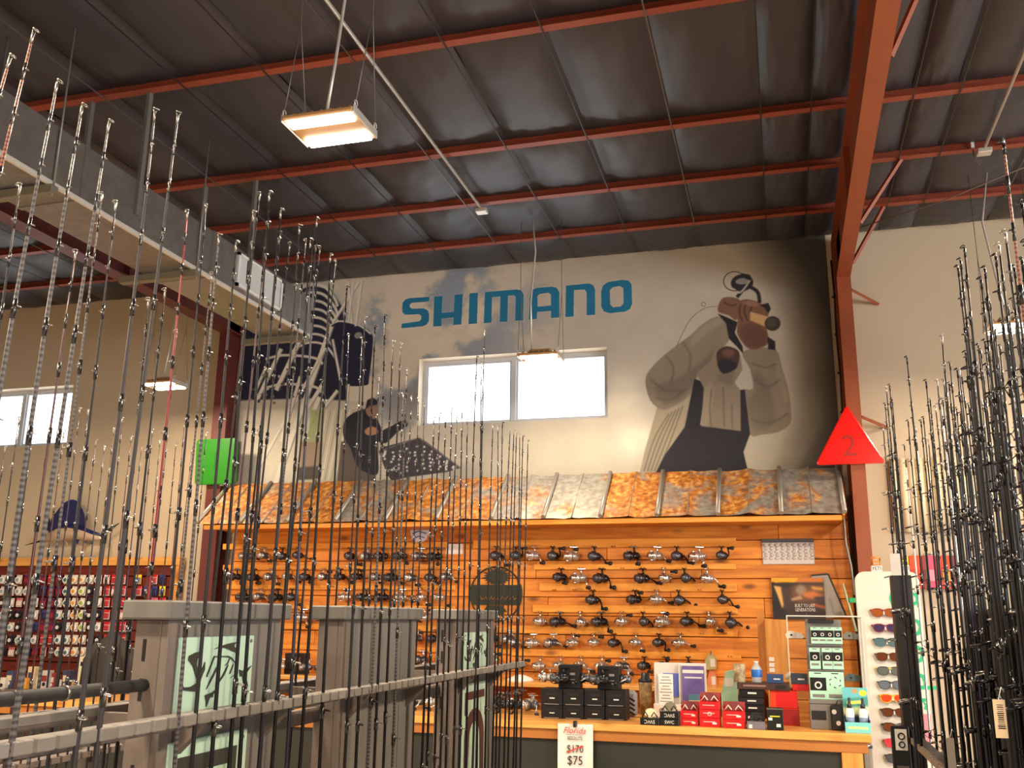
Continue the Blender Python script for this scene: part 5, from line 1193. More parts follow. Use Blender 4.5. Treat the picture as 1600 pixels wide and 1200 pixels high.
MB().box((-.05, -.1108, hh * .6), (.13, .0008, hh * .28)).build('dull_lettering', mat('dull_brown_ink', '#8a6a5c', .5), t); MB().box(((x1 - x0) * .33, -.1108, hh * .5), (.06, .0008, hh * .55)).build('label_card', m_bx2, t)
t = thing('flat_tray', 'flat red tray carton resting on the large red boxes', 'box', (onY(1249, 1075, Yp)[0], Yp + .10, zb)); MB().box((.012, 0, .018), (.10, .2, .034), None, .002).build('carton', m_red, t)
# things standing on the pile
zz = ztop
def stand(px, w): return onY(px, 1060, Yp)[0]
x = stand(1182, 0); t = thing('water_bottle', 'clear plastic water bottle with a blue label on the box pile', 'bottle', (x, Yp + .06, zz)); h = onY(1182, 1033, Yp + .06)[2] - zz
m_pet = mat('clear_plastic', '#c9d8e0', .15, alpha=.5); 
MB().lathe([(.026, 0), (.030, .004), (.030, h * .62), (.026, h * .70), (.012, h * .86), (.011, h * .93)], 18).build('bottle_body', m_pet, t)
MB().lathe([(.0308, h * .26), (.0312, h * .27), (.0312, h * .60), (.0308, h * .61)], 18).build('blue_label', mat('bottle_blue', '#1f63b8', .4), t); MB().lathe([(.0125, h * .9), (.0125, h)], 12).build('cap', m_wt, t)
x = stand(1155, 0); t = thing('camo_cup', 'short camouflage cup beside the water bottle', 'cup', (x, Yp + .05, zz)); MB().lathe([(.030, 0), (.034, .004), (.036, .105), (.033, .107), (.030, .02)], 16).build('cup', _MC['camo_print'], t)
x = stand(1137, 0); t = thing('bait_bag', 'pale green soft bait bag leaning beside the camouflage cup', 'bag', (x, Yp + .16, 1.0)); zt_ = onY(1137, 1046, Yp + .16)[2] - 1.0
MB().prism([(-.05, 0), (.045, 0), (.05, zt_ * .6), (.03, zt_), (-.02, zt_ * .96), (-.052, zt_ * .5)], .035, lambda u, v, d: (u, d - .017, v)).build('pouch', mat('mint_pouch', '#9cc4a8', .5, var=.25, scale=14), t, fix=True)
MB().box((.0, -.0185, zt_ * .75), (.05, .001, zt_ * .16)).build('bag_label', m_wt, t)
for px0, px1, pt, lab, col, Yb in ((1198, 1224, 1054, 'flat navy blue box on the pile below the pine post', '#24406c', Yp + .02), (1236, 1262, 1053, 'dark slate box with white print beside the clear display', '#2a3346', Yp + .02)):
    a, b = onY(px0, 1060, Yb)[0], onY(px1, 1060, Yb)[0]; base = zz if px0 < 1230 else zb + .035; h = onY(px0, pt, Yb)[2] - base
    t = thing('small_box', lab, 'box', ((a + b) / 2, Yb + .06, base)); MB().box((0, 0, h / 2), (b - a, .11, h), None, .002).build('carton', mat('navy_' + col[1:], col, .45), t)
    MB().box((.01, -.0558, h * .5), ((b - a) * .4, .0008, h * .14)).build('white_mark', m_wt, t)
# bags hung on the peg strip's end
for (px, pt, pb, w, lab, c1, c2) in ((1110, 1022, 1047, .085, 'olive lure bag with a white card hung at the strip end', '#8f8f5c', '#c0b98a'), (1112, 1048, 1078, .07, 'orange red lure bag hung below the olive bag', '#c8503a', '#d8a070')):
    a = onY(px, pt, 7.36); b_ = onY(px, pb, 7.36); h = a[2] - b_[2]
    t = thing('lure_bag', lab, 'bag', (a[0], 7.385, b_[2]))
    MB().prism([(-w / 2, 0), (w * .4, .006), (w / 2, h * .55), (w * .3, h * .95), (-w * .2, h), (-w * .5, h * .6)], .02, lambda u, v, d: (u, .008 - d, v)).build('bag_body', mat('bag_' + c1[1:], c1, .45, col2=c2, scale=18), t, fix=True)
    MB().box((w * .15, -.0135, h * .45), (w * .4, .001, h * .5)).build('bag_card', m_wt, t); MB().tube([(0, .0, h), (0, .02, h + .015), (0, .03, h + .02)], .003, 6).build('hook', m_gs, t)
# white plate with strap ends on the back shelf
q = onY(812, 1062, 7.1); t = thing('folded_cloth', 'white folded cloth lying on the back shelf by the rack end', 'cloth', (q[0], 7.12, 1.135))
MB().lathe([(.10, .0), (.098, .012), (.075, .026), (.04, .04), (.008, .046)], 18).build('cloth_heap', mat('cap_white', '#dcd9d6', .7), t)
MB().prism([(-.07, -.06), (-.05, -.13), (0, -.155), (.05, -.13), (.07, -.06)], .006, lambda u, v, d: (u, v, d)).build('cloth_corner', mat('cap_white', '#dcd9d6', .7), t, fix=True)
# black gear box and reels at the shelf's other part
for px, lab in ((455, 'dark reel display box on the back shelf between the first two rack columns'),):
    a = onY(443, 1040, 7.1); b_ = onY(474, 1040, 7.1); t = thing('display_box', lab, 'box', ((a[0] + b_[0]) / 2, 7.16, 1.135)); MB().box((0, 0, .08), (b_[0] - a[0], .10, .16), None, .004).build('carton', m_bx, t); MB().box((.03, -.051, .10), (.05, .001, .06)).build('window_print', mat('dull_red', '#5a2a26', .5), t)
for k, px in enumerate((440, 482, 503)):
    q = onY(px, 1050, 7.05); reel(('silver', 'grey', 'black')[k], (q[0], 7.05, 1.135 + .118), .5 * k, '%s reel standing on the back shelf, %s beside the dark display box' % (('silver', 'grey', 'black')[k], ORD[k + 1]), 'reels beside the dark display box', 1.0, 1.3)

# clear display case with mint carded lures, grey base
x0, x1, Y, zt = spot(1262, 1322, 968, 1143, 1.0, 5.93)
t = thing('card_stand', 'grey counter stand with three tiers of mint green cards', 'display stand', ((x0 + x1) / 2, Y + .08, 1.0)); w = x1 - x0
m_gst = mat('grey_stand', '#6d6a66', .45); zs = onY(1290, 1100, Y)[2] - 1.0; H = zt - 1.0
MB().box((0, 0, zs / 2), (w, .16, zs), None, .003).build('base_box', m_gst, t)
MB().box((0, -.07, zs + .012), (w * 1.02, .03, .024), None, .003).build('front_lip', m_gst, t)
MB().box((0, .06, (zs + H) / 2), (w * .96, .012, H - zs), None, .002).build('back_panel', m_gst, t)
MB().box((-.01, .05, H - .01), (w * .7, .05, .02), None, .003).build('top_bar', m_blk, t)
MB().box((-w * .27, -.0805, zs * .55), (w * .38, .002, zs * .36)).build('dark_logo', m_bx2, t)
def zpx(y): return onY(1290, y, Y)[2] - 1.0
m_mint = mat('mint_card', '#a6d6bc', .5); ck = 0
TI = [(980, 1007, [1274, 1286, 1298, 1311], .04, 11.5), (1013, 1047, [1274, 1294, 1310], .0, 15), (1050, 1099, [1279, 1306], -.045, 24)]
for ti, (yt, yb, cs, yo, wp) in enumerate(TI):
    MB().box((0, yo + .025, zpx(yb) - .006), (w * .94, .05, .006)).build('tier_shelf', m_gst, t)
    for ci, px in enumerate(cs):
        ck += 1; xx = onY(px, (yt + yb) / 2, Y)[0]; hh = zpx(yt) - zpx(yb) - .002; ww = wp * .0040
        c = thing('lure_card', 'mint green carded lure, %s along the %s tier of the grey stand' % (ORD[ci + 1], ('top', 'middle', 'bottom')[ti]), 'card pack', (xx, Y + .08 + yo, 1.0 + zpx(yb) + .001), 'mint cards on the grey stand')
        MB().box((0, 0, hh / 2), (ww, .003, hh), None, .001).build('card', m_mint, c)
        if not (ti == 2 and ci == 1):
            MB().box((0, -.0022, hh * .60), (ww * .92, .002, hh * .42)).build('dark_window', m_bx if (ci % 2 == 0 or ti == 2) else m_gry if False else m_bx2, c)
            MB().ring((0, -.0035, hh * .56), (0, 1, 0), ww * .17, ww * .05, 14, 5).build('round_bait', m_wt, c)
            MB().box((0, -.0022, hh * .22), (ww * .7, .001, hh * .10)).build('print_block', m_gt, c)
        else:
            e = MB()
            for a in range(6): e.tube([(ww * .30 * math.cos(a * 1.05 + .2), -.0025, hh * (.66 + .15 * math.sin(a * 1.05 + .2))), (ww * .36 * math.cos(a * 1.05 + .6), -.0025, hh * (.66 + .18 * math.sin(a * 1.05 + .6)))], .0022, 5)
            e.build('curled_bait', m_bx, c)['kind'] = 'stuff'; MB().box((0, -.0022, hh * .22), (ww * .8, .001, hh * .12)).build('print_block', m_gt, c)
        MB().box((0, -.0022, hh * .95), (ww * .4, .001, hh * .03)).build('hang_slot', m_bx, c)
xx = onY(1307, 1120, Y)[0]; t = thing('opener', 'black gadget with two round dials leaning on the grey stand', 'gadget', (xx, Y - .02, 1.0))
MB().box((0, 0, .068), (.062, .02, .136), None, .006).build('gadget_body', m_blk, t)
for a, b in ((-.012, .10), (.008, .04)): MB().cyl((a, -.011, b), (a, -.016, b), .013, n=16).build('dial', m_cond, t)
MB().tube([(.0, 0, .135), (.01, -.01, .16), (.025, -.005, .165)], .003, 6).build('loop', m_blk, t)
# clear acrylic case round the stand
x0, x1 = onY(1232, 1030, 6.1)[0], onY(1352, 1030, 6.1)[0]; z1 = onY(1300, 962, 6.1)[2]
m_acr = glass('acrylic', (.97, .98, .98)); m_edge = mat('acrylic_edge', '#d8cfc4', .2, spec=.8)
t = thing('acrylic_case', 'clear acrylic display case behind the mint card stand', 'display case', (x0, 6.1, 1.0)); W = x1 - x0; H = z1 - 1.0
MB().box2((0, .20, 0), (W, .204, H)).build('back_pane', m_acr, t); MB().box2((0, 0, 0), (.004, .2, H)).build('side_pane', m_acr, t); MB().box2((W - .004, 0, 0), (W, .2, H)).build('side_pane', m_acr, t)
for z in (.24, .48): MB().box2((0.005, .02, z), (W - .005, .2, z + .005)).build('clear_shelf', m_acr, t)
for a in ((0, 0), (W - .006, 0), (0, .196), (W - .006, .196)): MB().box2((a[0], a[1], 0), (a[0] + .006, a[1] + .006, H)).build('edge_strip', m_edge, t)
for a in (0, .194): MB().box2((.006, a, H - .006), (W - .006, a + .006, H)).build('edge_strip', m_edge, t)
for k, (px, z, col, lab) in enumerate(((1240, .245, '#c8b8a8', 'pale'), (1244, .485, '#d8d0c8', 'white'), (1333, .245, '#5b6e70', 'teal'), (1335, .485, '#8a8f88', 'grey green'))):
    c = thing('knife_sheath', '%s knife sheath lying on the %s shelf of the acrylic case' % (lab, 'lower' if z < .3 else 'upper'), 'sheath', (onY(px, 1030, 6.2)[0], 6.2, 1.0 + z + .0055))
    MB().prism([(-.05, 0), (.045, 0), (.055, .012), (.04, .03), (-.03, .045), (-.055, .025)], .025, lambda u, v, d: (u, d - .012, v)).build('sheath_body', mat('sheath_' + col[1:], col, .5), c, fix=True); MB().cyl((-.02, -.0125, .02), (-.02, -.015, .02), .006, n=10).build('stud', m_blk, c)
# tropical carton with two dropper bottles
x0, x1, Y, zt = spot(1319, 1359, 1076, 1146, 1.0, 5.81); w = x1 - x0; H = zt - 1.0
t = thing('display_carton', 'tropical printed counter carton at the counter corner', 'display box', ((x0 + x1) / 2, Y + .045, 1.0))
cvc = Canvas(120, 150, '#5fb0b8'); cvc.fill([(0, 40), (120, 30), (120, 70), (0, 75)], '#3f8f8a', 3); cvc.fill([(0, 70), (120, 62), (120, 100), (0, 100)], '#cfd8a8', 4); cvc.fill([(0, 95), (120, 95), (120, 150), (0, 150)], '#27324a', 5); cvc.dot((98, 18), 18, 10, '#e8d23c', 1); cvc.dot((60, 12), 14, 8, '#b98a5c', 2); cvc.fill([(20, 48), (95, 42), (95, 54), (20, 60)], '#d8d86a', 1)
m_trop = cvc.material('tropical_print', .45); m_tq = mat('turquoise_card', '#6fc0c0', .5)
MB().box((0, .042, H / 2), (w, .004, H), None, .001).build('back_card', m_tq, t); sheet('front_print', [(-w / 2, .039, .0), (w / 2, .039, .0), (w / 2, .039, H), (-w / 2, .039, H)], m_trop, t)
MB().box((0, -.042, .028), (w, .004, .056), None, .001).build('front_card', m_tq, t); MB().box((0, -.0445, .028), (w * .8, .001, .012)).build('printed_line', mat('lime_ink', '#d0dc8a', .5), t)
for s in (-1, 1): MB().box((s * (w / 2 - .002), 0, .035), (.003, .08, .07)).build('side_card', mat('side_card', '#2b3a5c', .5), t)
MB().box((0, 0, .002), (w - .006, .08, .004)).build('floor_card', m_tq, t)
for s, lab in ((-1, 'left'), (1, 'right')):
    b = thing('dropper_bottle', 'white bottle with black dropper cap in the tropical carton, the %s one' % lab, 'bottle', ((x0 + x1) / 2 + s * .035, Y + .05, 1.0045), 'bottles in the tropical carton')
    MB().lathe([(.021, 0), (.023, .004), (.023, .105), (.018, .118), (.010, .124)], 16).build('bottle_body', mat('bottle_white', '#dfe2e2', .35), b); MB().lathe([(.0235, .03), (.0235, .075)], 16).build('blue_label', mat('label_slate', '#6a7f9c', .5), b); MB().lathe([(.013, .122), (.013, .14), (.008, .145), (.006, .175), (.002, .178)], 12).build('dropper_cap', m_blk, b)
# pine post and boards behind the counter, poster and silver board
a, b_ = onY(1197, 1010, 6.95)[0], onY(1231, 1010, 6.95)[0]; zt = onY(1214, 968, 6.95)[2]
t = thing('pine_post', 'stout pine post cabinet with three white stickers under the poster', 'post', ((a + b_) / 2, 7.02, 0)); w = b_ - a
MB().box((0, 0, zt / 2), (w, .14, zt), None, .003).build('post_body', m_ctopv, t)
MB().box((-w * .5 - .03, .06, zt / 2 + .03), (.05, .02, zt + .06), None, .002).build('side_board', m_ctopv, t)
for k, py in enumerate((1030, 1039, 1047)): z = onY(1204, py, 6.945)[2]; MB().box((-w * .28, -.0715, z), (.035, .002, .026), None, .001).build('sticker', m_wt, t)
P0 = onY(1205, 903, 7.385); P1 = onY(1287, 912, 7.385); zb_ = onY(1245, 968, 7.385)[2]
pw_, ph_ = 164, 130; cp = Canvas(pw_, ph_, '#3a2a22')
cp.fill([(0, 0), (164, 0), (164, 14), (0, 14)], '#c8762e', 2); cp.dot((38, 0), 46, 22, '#f0a41c', 1.5); cp.dot((44, 22), 46, 8, '#241d20', 2); cp.fill([(0, 14), (10, 14), (34, 100), (0, 130)], '#17151a', 2); cp.fill([(6, 24), (30, 28), (36, 84), (30, 98), (22, 70)], '#d9a85c', 1.5)
cp.fill([(34, 30), (70, 26), (70, 120), (40, 120)], '#3d2c28', 5); cp.fill([(66, 22), (164, 22), (164, 70), (80, 80), (60, 64)], '#6b4634', 6); cp.dot((92, 38), 16, 16, '#97806c', 4); cp.fill([(96, 46), (130, 40), (164, 56), (164, 66), (120, 64), (100, 60)], '#c9743c', 4); cp.fill([(124, 26), (160, 30), (160, 40), (128, 36)], '#e0a04a', 3); cp.fill([(58, 66), (90, 54), (96, 66), (62, 72)], '#b08a6c', 2); cp.fill([(130, 60), (164, 56), (164, 78), (140, 76)], '#3b3038', 3); cp.fill([(120, 78), (164, 88), (164, 96), (120, 86)], '#b9602c', 3); cp.fill([(0, 104), (164, 100), (164, 130), (0, 130)], '#2a2022', 8, .8); cp.dot((20, 116), 30, 20, '#1a191d', 2)
t = thing('poster', 'dark poster with an orange cap and white slogan above the pine post', 'poster', ((P0[0] + P1[0]) / 2, 7.385, zb_)); w = P1[0] - P0[0]; H = P0[2] - zb_
MB().box2((-w / 2, 0, 0), (w / 2, .006, H)).build('backing_board', m_blk, t); sheet('poster_print', [(-w / 2, -.001, 0), (w / 2, -.001, 0), (w / 2, -.001, H), (-w / 2, -.001, H)], cp.material('poster_print', .4), t)
text('BUILT TO LAST', .034, m_wt, t, (w * .12, -.0018, H * .33), width=w * .38); text('GENERATIONS', .034, m_wt, t, (w * .12, -.0018, H * .23), width=w * .38)
MB().box((w * .14, -.0015, H * .10), (.003, .001, .028)).box((w * .14, -.0015, H * .10), (.05, .001, .003)).build('small_mark', m_gt, t)['kind'] = 'stuff'
a, b_, c_, d_ = onY(1268, 899, 7.4), onY(1294, 897, 7.4), onY(1323, 964, 7.4), onY(1262, 968, 7.4)
t = thing('silver_board', 'slanted silver panel leaning behind the dark poster', 'panel', tuple(d_)); pts = [(p[0] - d_[0], p[2] - d_[2]) for p in (a, b_, c_, d_)]
MB().prism(pts, .012, lambda u, v, d: (u, .018 - d, v)).build('panel', mat('silver_board', '#a39c96', .4, metal=.4), t, fix=True)
MB().tube([(pts[1][0], .006, pts[1][1]), (pts[2][0], .006, pts[2][1])], .006, 6).tube([(pts[0][0], .006, pts[0][1]), (pts[1][0], .006, pts[1][1])], .006, 6).build('dark_edge', mat('dark_slate', '#4b4d4c', .5), t)
a, b_ = onY(1317, 912, 7.185), onY(1337, 975, 7.185); t = thing('antenna_rod', 'pale short stick held with green tape at the column', 'stick', tuple(b_))
MB().tube([(0, .0, -.05), (a[0] - b_[0], .0, a[2] - b_[2])], [.010, .007], 8).build('stick', mat('pale_cane', '#a8b08a', .5), t); q = onY(1333, 938, 7.185)
MB().box((q[0] - b_[0], 0, q[2] - b_[2]), (.055, .03, .034), None, .004).build('green_tape', mat('green_tape', '#23a05c', .45), t)
# cable down the column edge
o = MB().tube([onY(1318, 806, 7.19), onY(1322, 850, 7.19), onY(1330, 885, 7.19), onY(1335, 930, 7.19)], .008, 6).build('power_cable', m_grey); tag(o, 'grey cable running down between the planks and red column', 'cable')

# ------------------------------------------------------------------ price sheet clipped to the counter
Y = 5.757; a, b_ = onY(872, 1165, Y)[0], onY(927, 1165, Y)[0]; zt, zb = onY(900, 1131, Y)[2], onY(900, 1206, Y)[2]; W = b_ - a; H = zt - zb
t = thing('price_sheet', 'white price sheet clipped to the counter edge under the black cartons', 'price sign', ((a + b_) / 2, Y, zb))
v = []; f = []
for j in range(9):
    for i in range(7):
        u, w = i / 6, j / 8; v.append((-W / 2 + W * u, -.004 - .004 * math.sin(u * 7 + w * 4) * (1 - w) - .006 * (1 - w), H * w))
for j in range(8):
    for i in range(6): f.append((j * 7 + i, j * 7 + i + 1, j * 7 + i + 8, j * 7 + i + 7))
MB().add(v, f, 0, True).build('paper', mat('paper_sheet', '#e0d9d0', .7), t)
m_ri = mat('red_ink', '#d8302a', .5); m_ki = mat('black_ink', '#191717', .5)
for txt, s, m, z, wd in (('Florida', .05, m_ri, .86, .62), ('RESOLUTE', .03, m_ki, .70, .42), ('$170', .06, m_ki, .475, .46), ('$75', .07, m_ki, .235, .42)):
    o = text(txt, s, m, t, (.0, -.017, H * z), width=W * wd, depth=.0004)
    if txt == 'Florida':
        for q in o.data.vertices: q.co.x += .35 * q.co.y
MB().box((0, -.0175, H * .475), (W * .52, .0008, .006), Matrix.Rotation(-.38, 3, 'Y')).build('red_strike', m_ri, t); MB().box((0, -.0172, H * .775), (W * .5, .0006, .0016)).build('rule_line', m_ki, t)
MB().box((0, -.010, H + .0), (.020, .03, .035), None, .003).build('clip', m_blk, t)

# ------------------------------------------------------------------ sunglasses stand
Y = 6.12; a, b_ = onY(1340, 960, Y)[0], onY(1441, 960, Y)[0]; zt = onY(1385, 893, Y)[2]; xm = (a + b_) / 2; W = b_ - a
t = thing('sunglasses_stand', 'tall white rounded sunglasses stand with green lettering beside the counter', 'display stand', (xm, Y, 0)); r = .055
out = [(-W / 2, .06), (W / 2, .06)] + [(W / 2 - r + r * math.cos(q), zt - r + r * math.sin(q)) for q in np.linspace(0, math.pi / 2, 7)] + [(-W / 2 + r + r * math.cos(q), zt - r + r * math.sin(q)) for q in np.linspace(math.pi / 2, math.pi, 7)]
MB().prism(out, .07, lambda u, v, d: (u, .07 - d, v)).build('display_board', mat('white_display', '#cdc6bb', .5), t, fix=True); MB().box((0, .04, .03), (W, .34, .06), None, .008).build('base', mat('white_display', '#cdc6bb', .5), t)
m_gl = mat('green_letter', '#1ea878', .45); xl = onY(1432, 1000, Y)[0] - xm
for ch, py in zip('goodr', (936, 980, 1022, 1064, 1098)):
    me = text_mesh(ch, .26 if ch != 'r' else .22, m_gl, .001); o = put('green_letter', me, t, (xl, -.0015, onY(1432, py, Y)[2]), (math.pi / 2, math.pi / 2, 0), (.9, .95, 1))
m_pk = mat('pink_fade', '#e07a86', .5); MB().box2((xl - .05, -.002, onY(1432, 1165, Y)[2]), (W / 2 - .004, 0, onY(1432, 1115, Y)[2])).build('pink_panel', m_pk, t)
lensp = [(-.030, .013), (-.012, .019), (.012, .019), (.028, .014), (.030, .0), (.022, -.017), (.004, -.023), (-.016, -.020), (-.028, -.006)]
SG = [(957, '#8a4a1c', '#8c2420', 'red framed amber'), (981, '#3a2a4c', '#7c1c34', 'wine framed purple'), (1003, '#4c6468', '#2f5a62', 'teal framed grey'), (1026, '#5c2c14', '#4a2a1a', 'brown tortoise'), (1048, '#565c58', '#2c3030', 'dark framed grey with yellow hinges'), (1070, '#5c6470', '#2c3440', 'slate framed blue grey'), (1091, '#e0401c', '#e0a81c', 'yellow framed orange'), (1113, '#5a2c12', '#3a2416', 'dark brown'), (1136, '#6a3414', '#2a2018', 'black framed brown'), (1161, '#e03a44', '#c02838', 'bright red'), (1185, '#4a4c4e', '#1c1d20', 'black framed grey')]
for k, (py, lc, fc, nm) in enumerate(SG):
    px = 1376 + (py - 957) * .105; q = onY(px + 5, py, Y - .02); xx = q[0]
    g = thing('sunglasses', '%s sunglasses, %s from the top of the white stand' % (nm, ORD[k + 1]), 'sunglasses', (xx, Y - .022, q[2]), 'sunglasses on the white stand')
    ml = mat('lens_' + lc[1:] + fc[1:], lc, .3, spec=.25); mf = mat('frame_' + fc[1:], fc, .3, coat=.3); mo = mf if k != 4 else mat('frame_yellow', '#c8c838', .3)
    for s in (-1, 1):
        MB().prism([(s * u + s * .036, v) for u, v in lensp], .003, lambda u, v, d: (u, d - .0015, v)).build('lens', ml, g, fix=True)
        MB().tube([(s * u * 1.06 + s * .036, -.001, v * 1.08) for u, v in lensp], .0028, 6, closed=True).build('rim', mf, g)
        MB().tube([(s * .066, 0, .013), (s * .075, .004, .014), (s * .074, .014, .013), (s * .05, .020, .006)], .0038, 6).build('temple_arm', mo, g)
    MB().tube([(-.010, -.002, .010), (0, -.004, .013), (.010, -.002, .010)], .003, 6).build('bridge', mo, g)
    MB().box((xx - xm, -.012, q[2] - .004), (.012, .026, .02), None, .003).build('nose_peg', _MC['white_display'], t)
# clip packs on top of the stand
for px0, px1, pt, lab, c1 in ((1361, 1378, 869, 'orange loop pack with a black lettered label on top of the white stand', '#e8862c'), (1405, 1421, 867, 'yellow loop pack with a lettered label on top of the white stand', '#e0d020')):
    x0, x1 = onY(px0, 880, Y)[0], onY(px1, 880, Y)[0]; H = onY(px0, pt, Y)[2] - zt; w = x1 - x0
    g = thing('loop_pack', lab, 'pack', ((x0 + x1) / 2, Y + .03, zt)); m1 = mat('pack_' + c1[1:], c1, .4)
    MB().box((0, 0, H * .2), (w, .02, H * .4), None, .003).build('label_block', m_wt, g); text('YETI', .03, m_ki, g, (0, -.0108, H * .2), width=w * .85)
    MB().tube([(-w * .38, 0, H * .42), (-w * .38, 0, H * .92), (w * .38, 0, H * .92), (w * .38, 0, H * .42)], w * .13, 6, closed=True).build('loop', m1, g); MB().box((0, 0, H * .66), (w * .7, .016, H * .1), None, .003).build('cross_bar', m1, g)
# chrome cylinder at the counter end
q = onY(1350, 1180, 5.9); t = thing('chrome_bin', 'chrome cylinder bin standing under the counter end', 'bin', (.37, 5.90, 0)); zt_ = .945
t.location.x = onY(1350, 1180, 5.90)[0]
MB().lathe([(.045, 0), (.045, zt_ - .03), (.047, zt_ - .03), (.047, zt_ - .005), (.04, zt_)], 20).build('bin_body', mat('chrome', '#d0d0ce', .15, metal=1.0), t); MB().lathe([(.0475, zt_ - .028), (.0485, zt_ - .024), (.0485, zt_ - .018), (.0475, zt_ - .014)], 20).build('lid_band', m_blk, t)

# ------------------------------------------------------------------ goods on the wall behind the black rack
t = thing('fluted_panel', 'cream fluted wall panel with a dark printed corner behind the tall rods', 'wall panel', (.80, 7.56, 2.235)); m_cr = mat('cream_panel', '#d6c4a4', .6)
for i in range(26): MB().lathe([(.026, 0), (.026, .545)], 10, Matrix.Translation((.03 + .058 * i, .0, 0))).build('flute', m_cr, t)
MB().box2((0, .0, 0), (1.53, .02, .55)).build('backing', m_cr, t)
for i, (x, z, w, h) in enumerate(((.66, .28, .15, .20), (.85, .26, .15, .22), (1.05, .26, .15, .22))):
    MB().box2((x, -.032, z), (x + w, -.027, z + h)).build('dark_print', mat('dark_violet_print', '#3b3440', .6), t); MB().box((x + w * .6, -.034, z + h * .55), (w * .3, .004, h * .18)).box((x + w * .7, -.034, z + h * .25), (w * .2, .004, h * .14)).build('pale_print', m_cr, t)['kind'] = 'stuff'
t = thing('peg_rail', 'grey peg rail on the wall behind the sunglasses stand', 'display rail', (.9, 7.57, 2.0)); MB().box2((-.1, 0, .0), (1.5, .03, .05), .004).build('rail_board', m_grey, t)
for k, (px, w, c1, c2) in enumerate(((1428, .075, '#d8481c', '#b8381a'), (1445, .05, '#8a2a34', '#5a2a2c'), (1453, .055, '#d84a6c', '#e08aa0'), (1466, .045, '#c83a3a', '#a02a2c'), (1476, .06, '#e0441c', '#e0a04a'), (1487, .04, '#7a2430', '#5a2a2c'), (1497, .05, '#d82830', '#d8d8b0'), (1595, .06, '#c82430', '#a02030'))):
    q = onY(px, 868, 7.52); H = q[2] - onY(px, 920, 7.52)[2]; z = q[2] - H
    g = thing('hang_pack', '%s hang pack, %s along the grey peg rail' % (('orange red', 'dark red', 'pink', 'crimson', 'orange', 'wine', 'red and white', 'red')[k], ORD[k + 1]), 'pack', (q[0], 7.535, z), 'packs on the grey peg rail')
    MB().box((0, 0, H * .5), (w, .02, H), None, .004).build('pack_card', mat('pk_' + c1[1:], c1, .45), g); MB().box((0, -.0115, H * .4), (w * .8, .004, H * .35), None, .002).build('pack_window', mat('pk_' + c2[1:], c2, .3), g); MB().ring((0, 0, H + .006), (0, 1, 0), .008, .002, 10, 4).build('hang_loop', m_gs, g)

# ------------------------------------------------------------------ red slatwall with line spools, left bay
SY = 7.52; t = thing('slatwall', 'dark red slatwall with an orange timber header, hung with line spools', 'slatwall', (-7.6, SY, 0)); m_sw = wood('red_slat', '#702414', '#54180c', '#3c120a', 0, .08, .5)
MB().box2((0, .03, .15), (2.385, .06, 2.06)).build('backing', m_gap, t)
n = 19
for i in range(n): MB().box2((0, .0, .2 + .0955 * i), (2.36, .03, .2 + .0955 * i + .086), .004).build('slat', m_sw, t)
MB().box2((0, -.02, 2.01), (2.40, .06, 2.085), .004).build('header_board', m_ctop, t); MB().box2((2.355, -.02, .15), (2.395, .06, 2.01), .004).build('edge_board', m_ctopv, t)
def packmesh(kind, a, b, c):
    ma, mb, mc = mat('pk_' + a[1:], a, .45), mat('pk_' + b[1:], b, .4), mat('pk_' + c[1:], c, .4)
    d = {'card': MB().box((0, 0, -.048), (.062, .004, .082), None, .001).mesh('card', ma)}
    if kind == 'disc':
        d['spool'] = MB().cyl((0, -.002, -.052), (0, -.026, -.052), .029, n=18).mesh('spool', mb); d['spool_label'] = MB().cyl((0, -.026, -.052), (0, -.029, -.052), .017, n=16).mesh('spool_label', mc)
    else:
        d['window'] = MB().box((0, -.008, -.056), (.052, .014, .046), None, .004).mesh('window', mb); d['top_label'] = MB().box((0, -.003, -.016), (.059, .003, .022)).mesh('top_label', mc)
    d['hook'] = MB().cyl((0, .022, -.008), (0, -.03, -.004), .0025, n=6).mesh('hook', m_gs)
    return d
PK = {'white': packmesh('disc', '#d8ccc4', '#e6ded6', '#8aa0a8'), 'orange': packmesh('disc', '#ddd2c0', '#e8e0d0', '#e09030'), 'green': packmesh('disc', '#ddd2c0', '#e4e0cc', '#9ab030'), 'teal': packmesh('disc', '#d4d0cc', '#dedad4', '#3a6a70'),
      'black': packmesh('disc', '#2a2430', '#1a1820', '#d8d4d0'), 'navy': packmesh('box', '#2a2a5c', '#20204a', '#3a3a78'), 'purple': packmesh('box', '#6a1a3c', '#8a1c34', '#5a1c4c'), 'red': packmesh('box', '#d8c8c0', '#b03038', '#cc1c24'), 'yellow': packmesh('box', '#e0b820', '#6a6a88', '#f0d030'), 'pink': packmesh('box', '#d8bcb4', '#e0ccc4', '#c86070')}
rows = (905, 923, 941, 960, 979, 999, 1018)
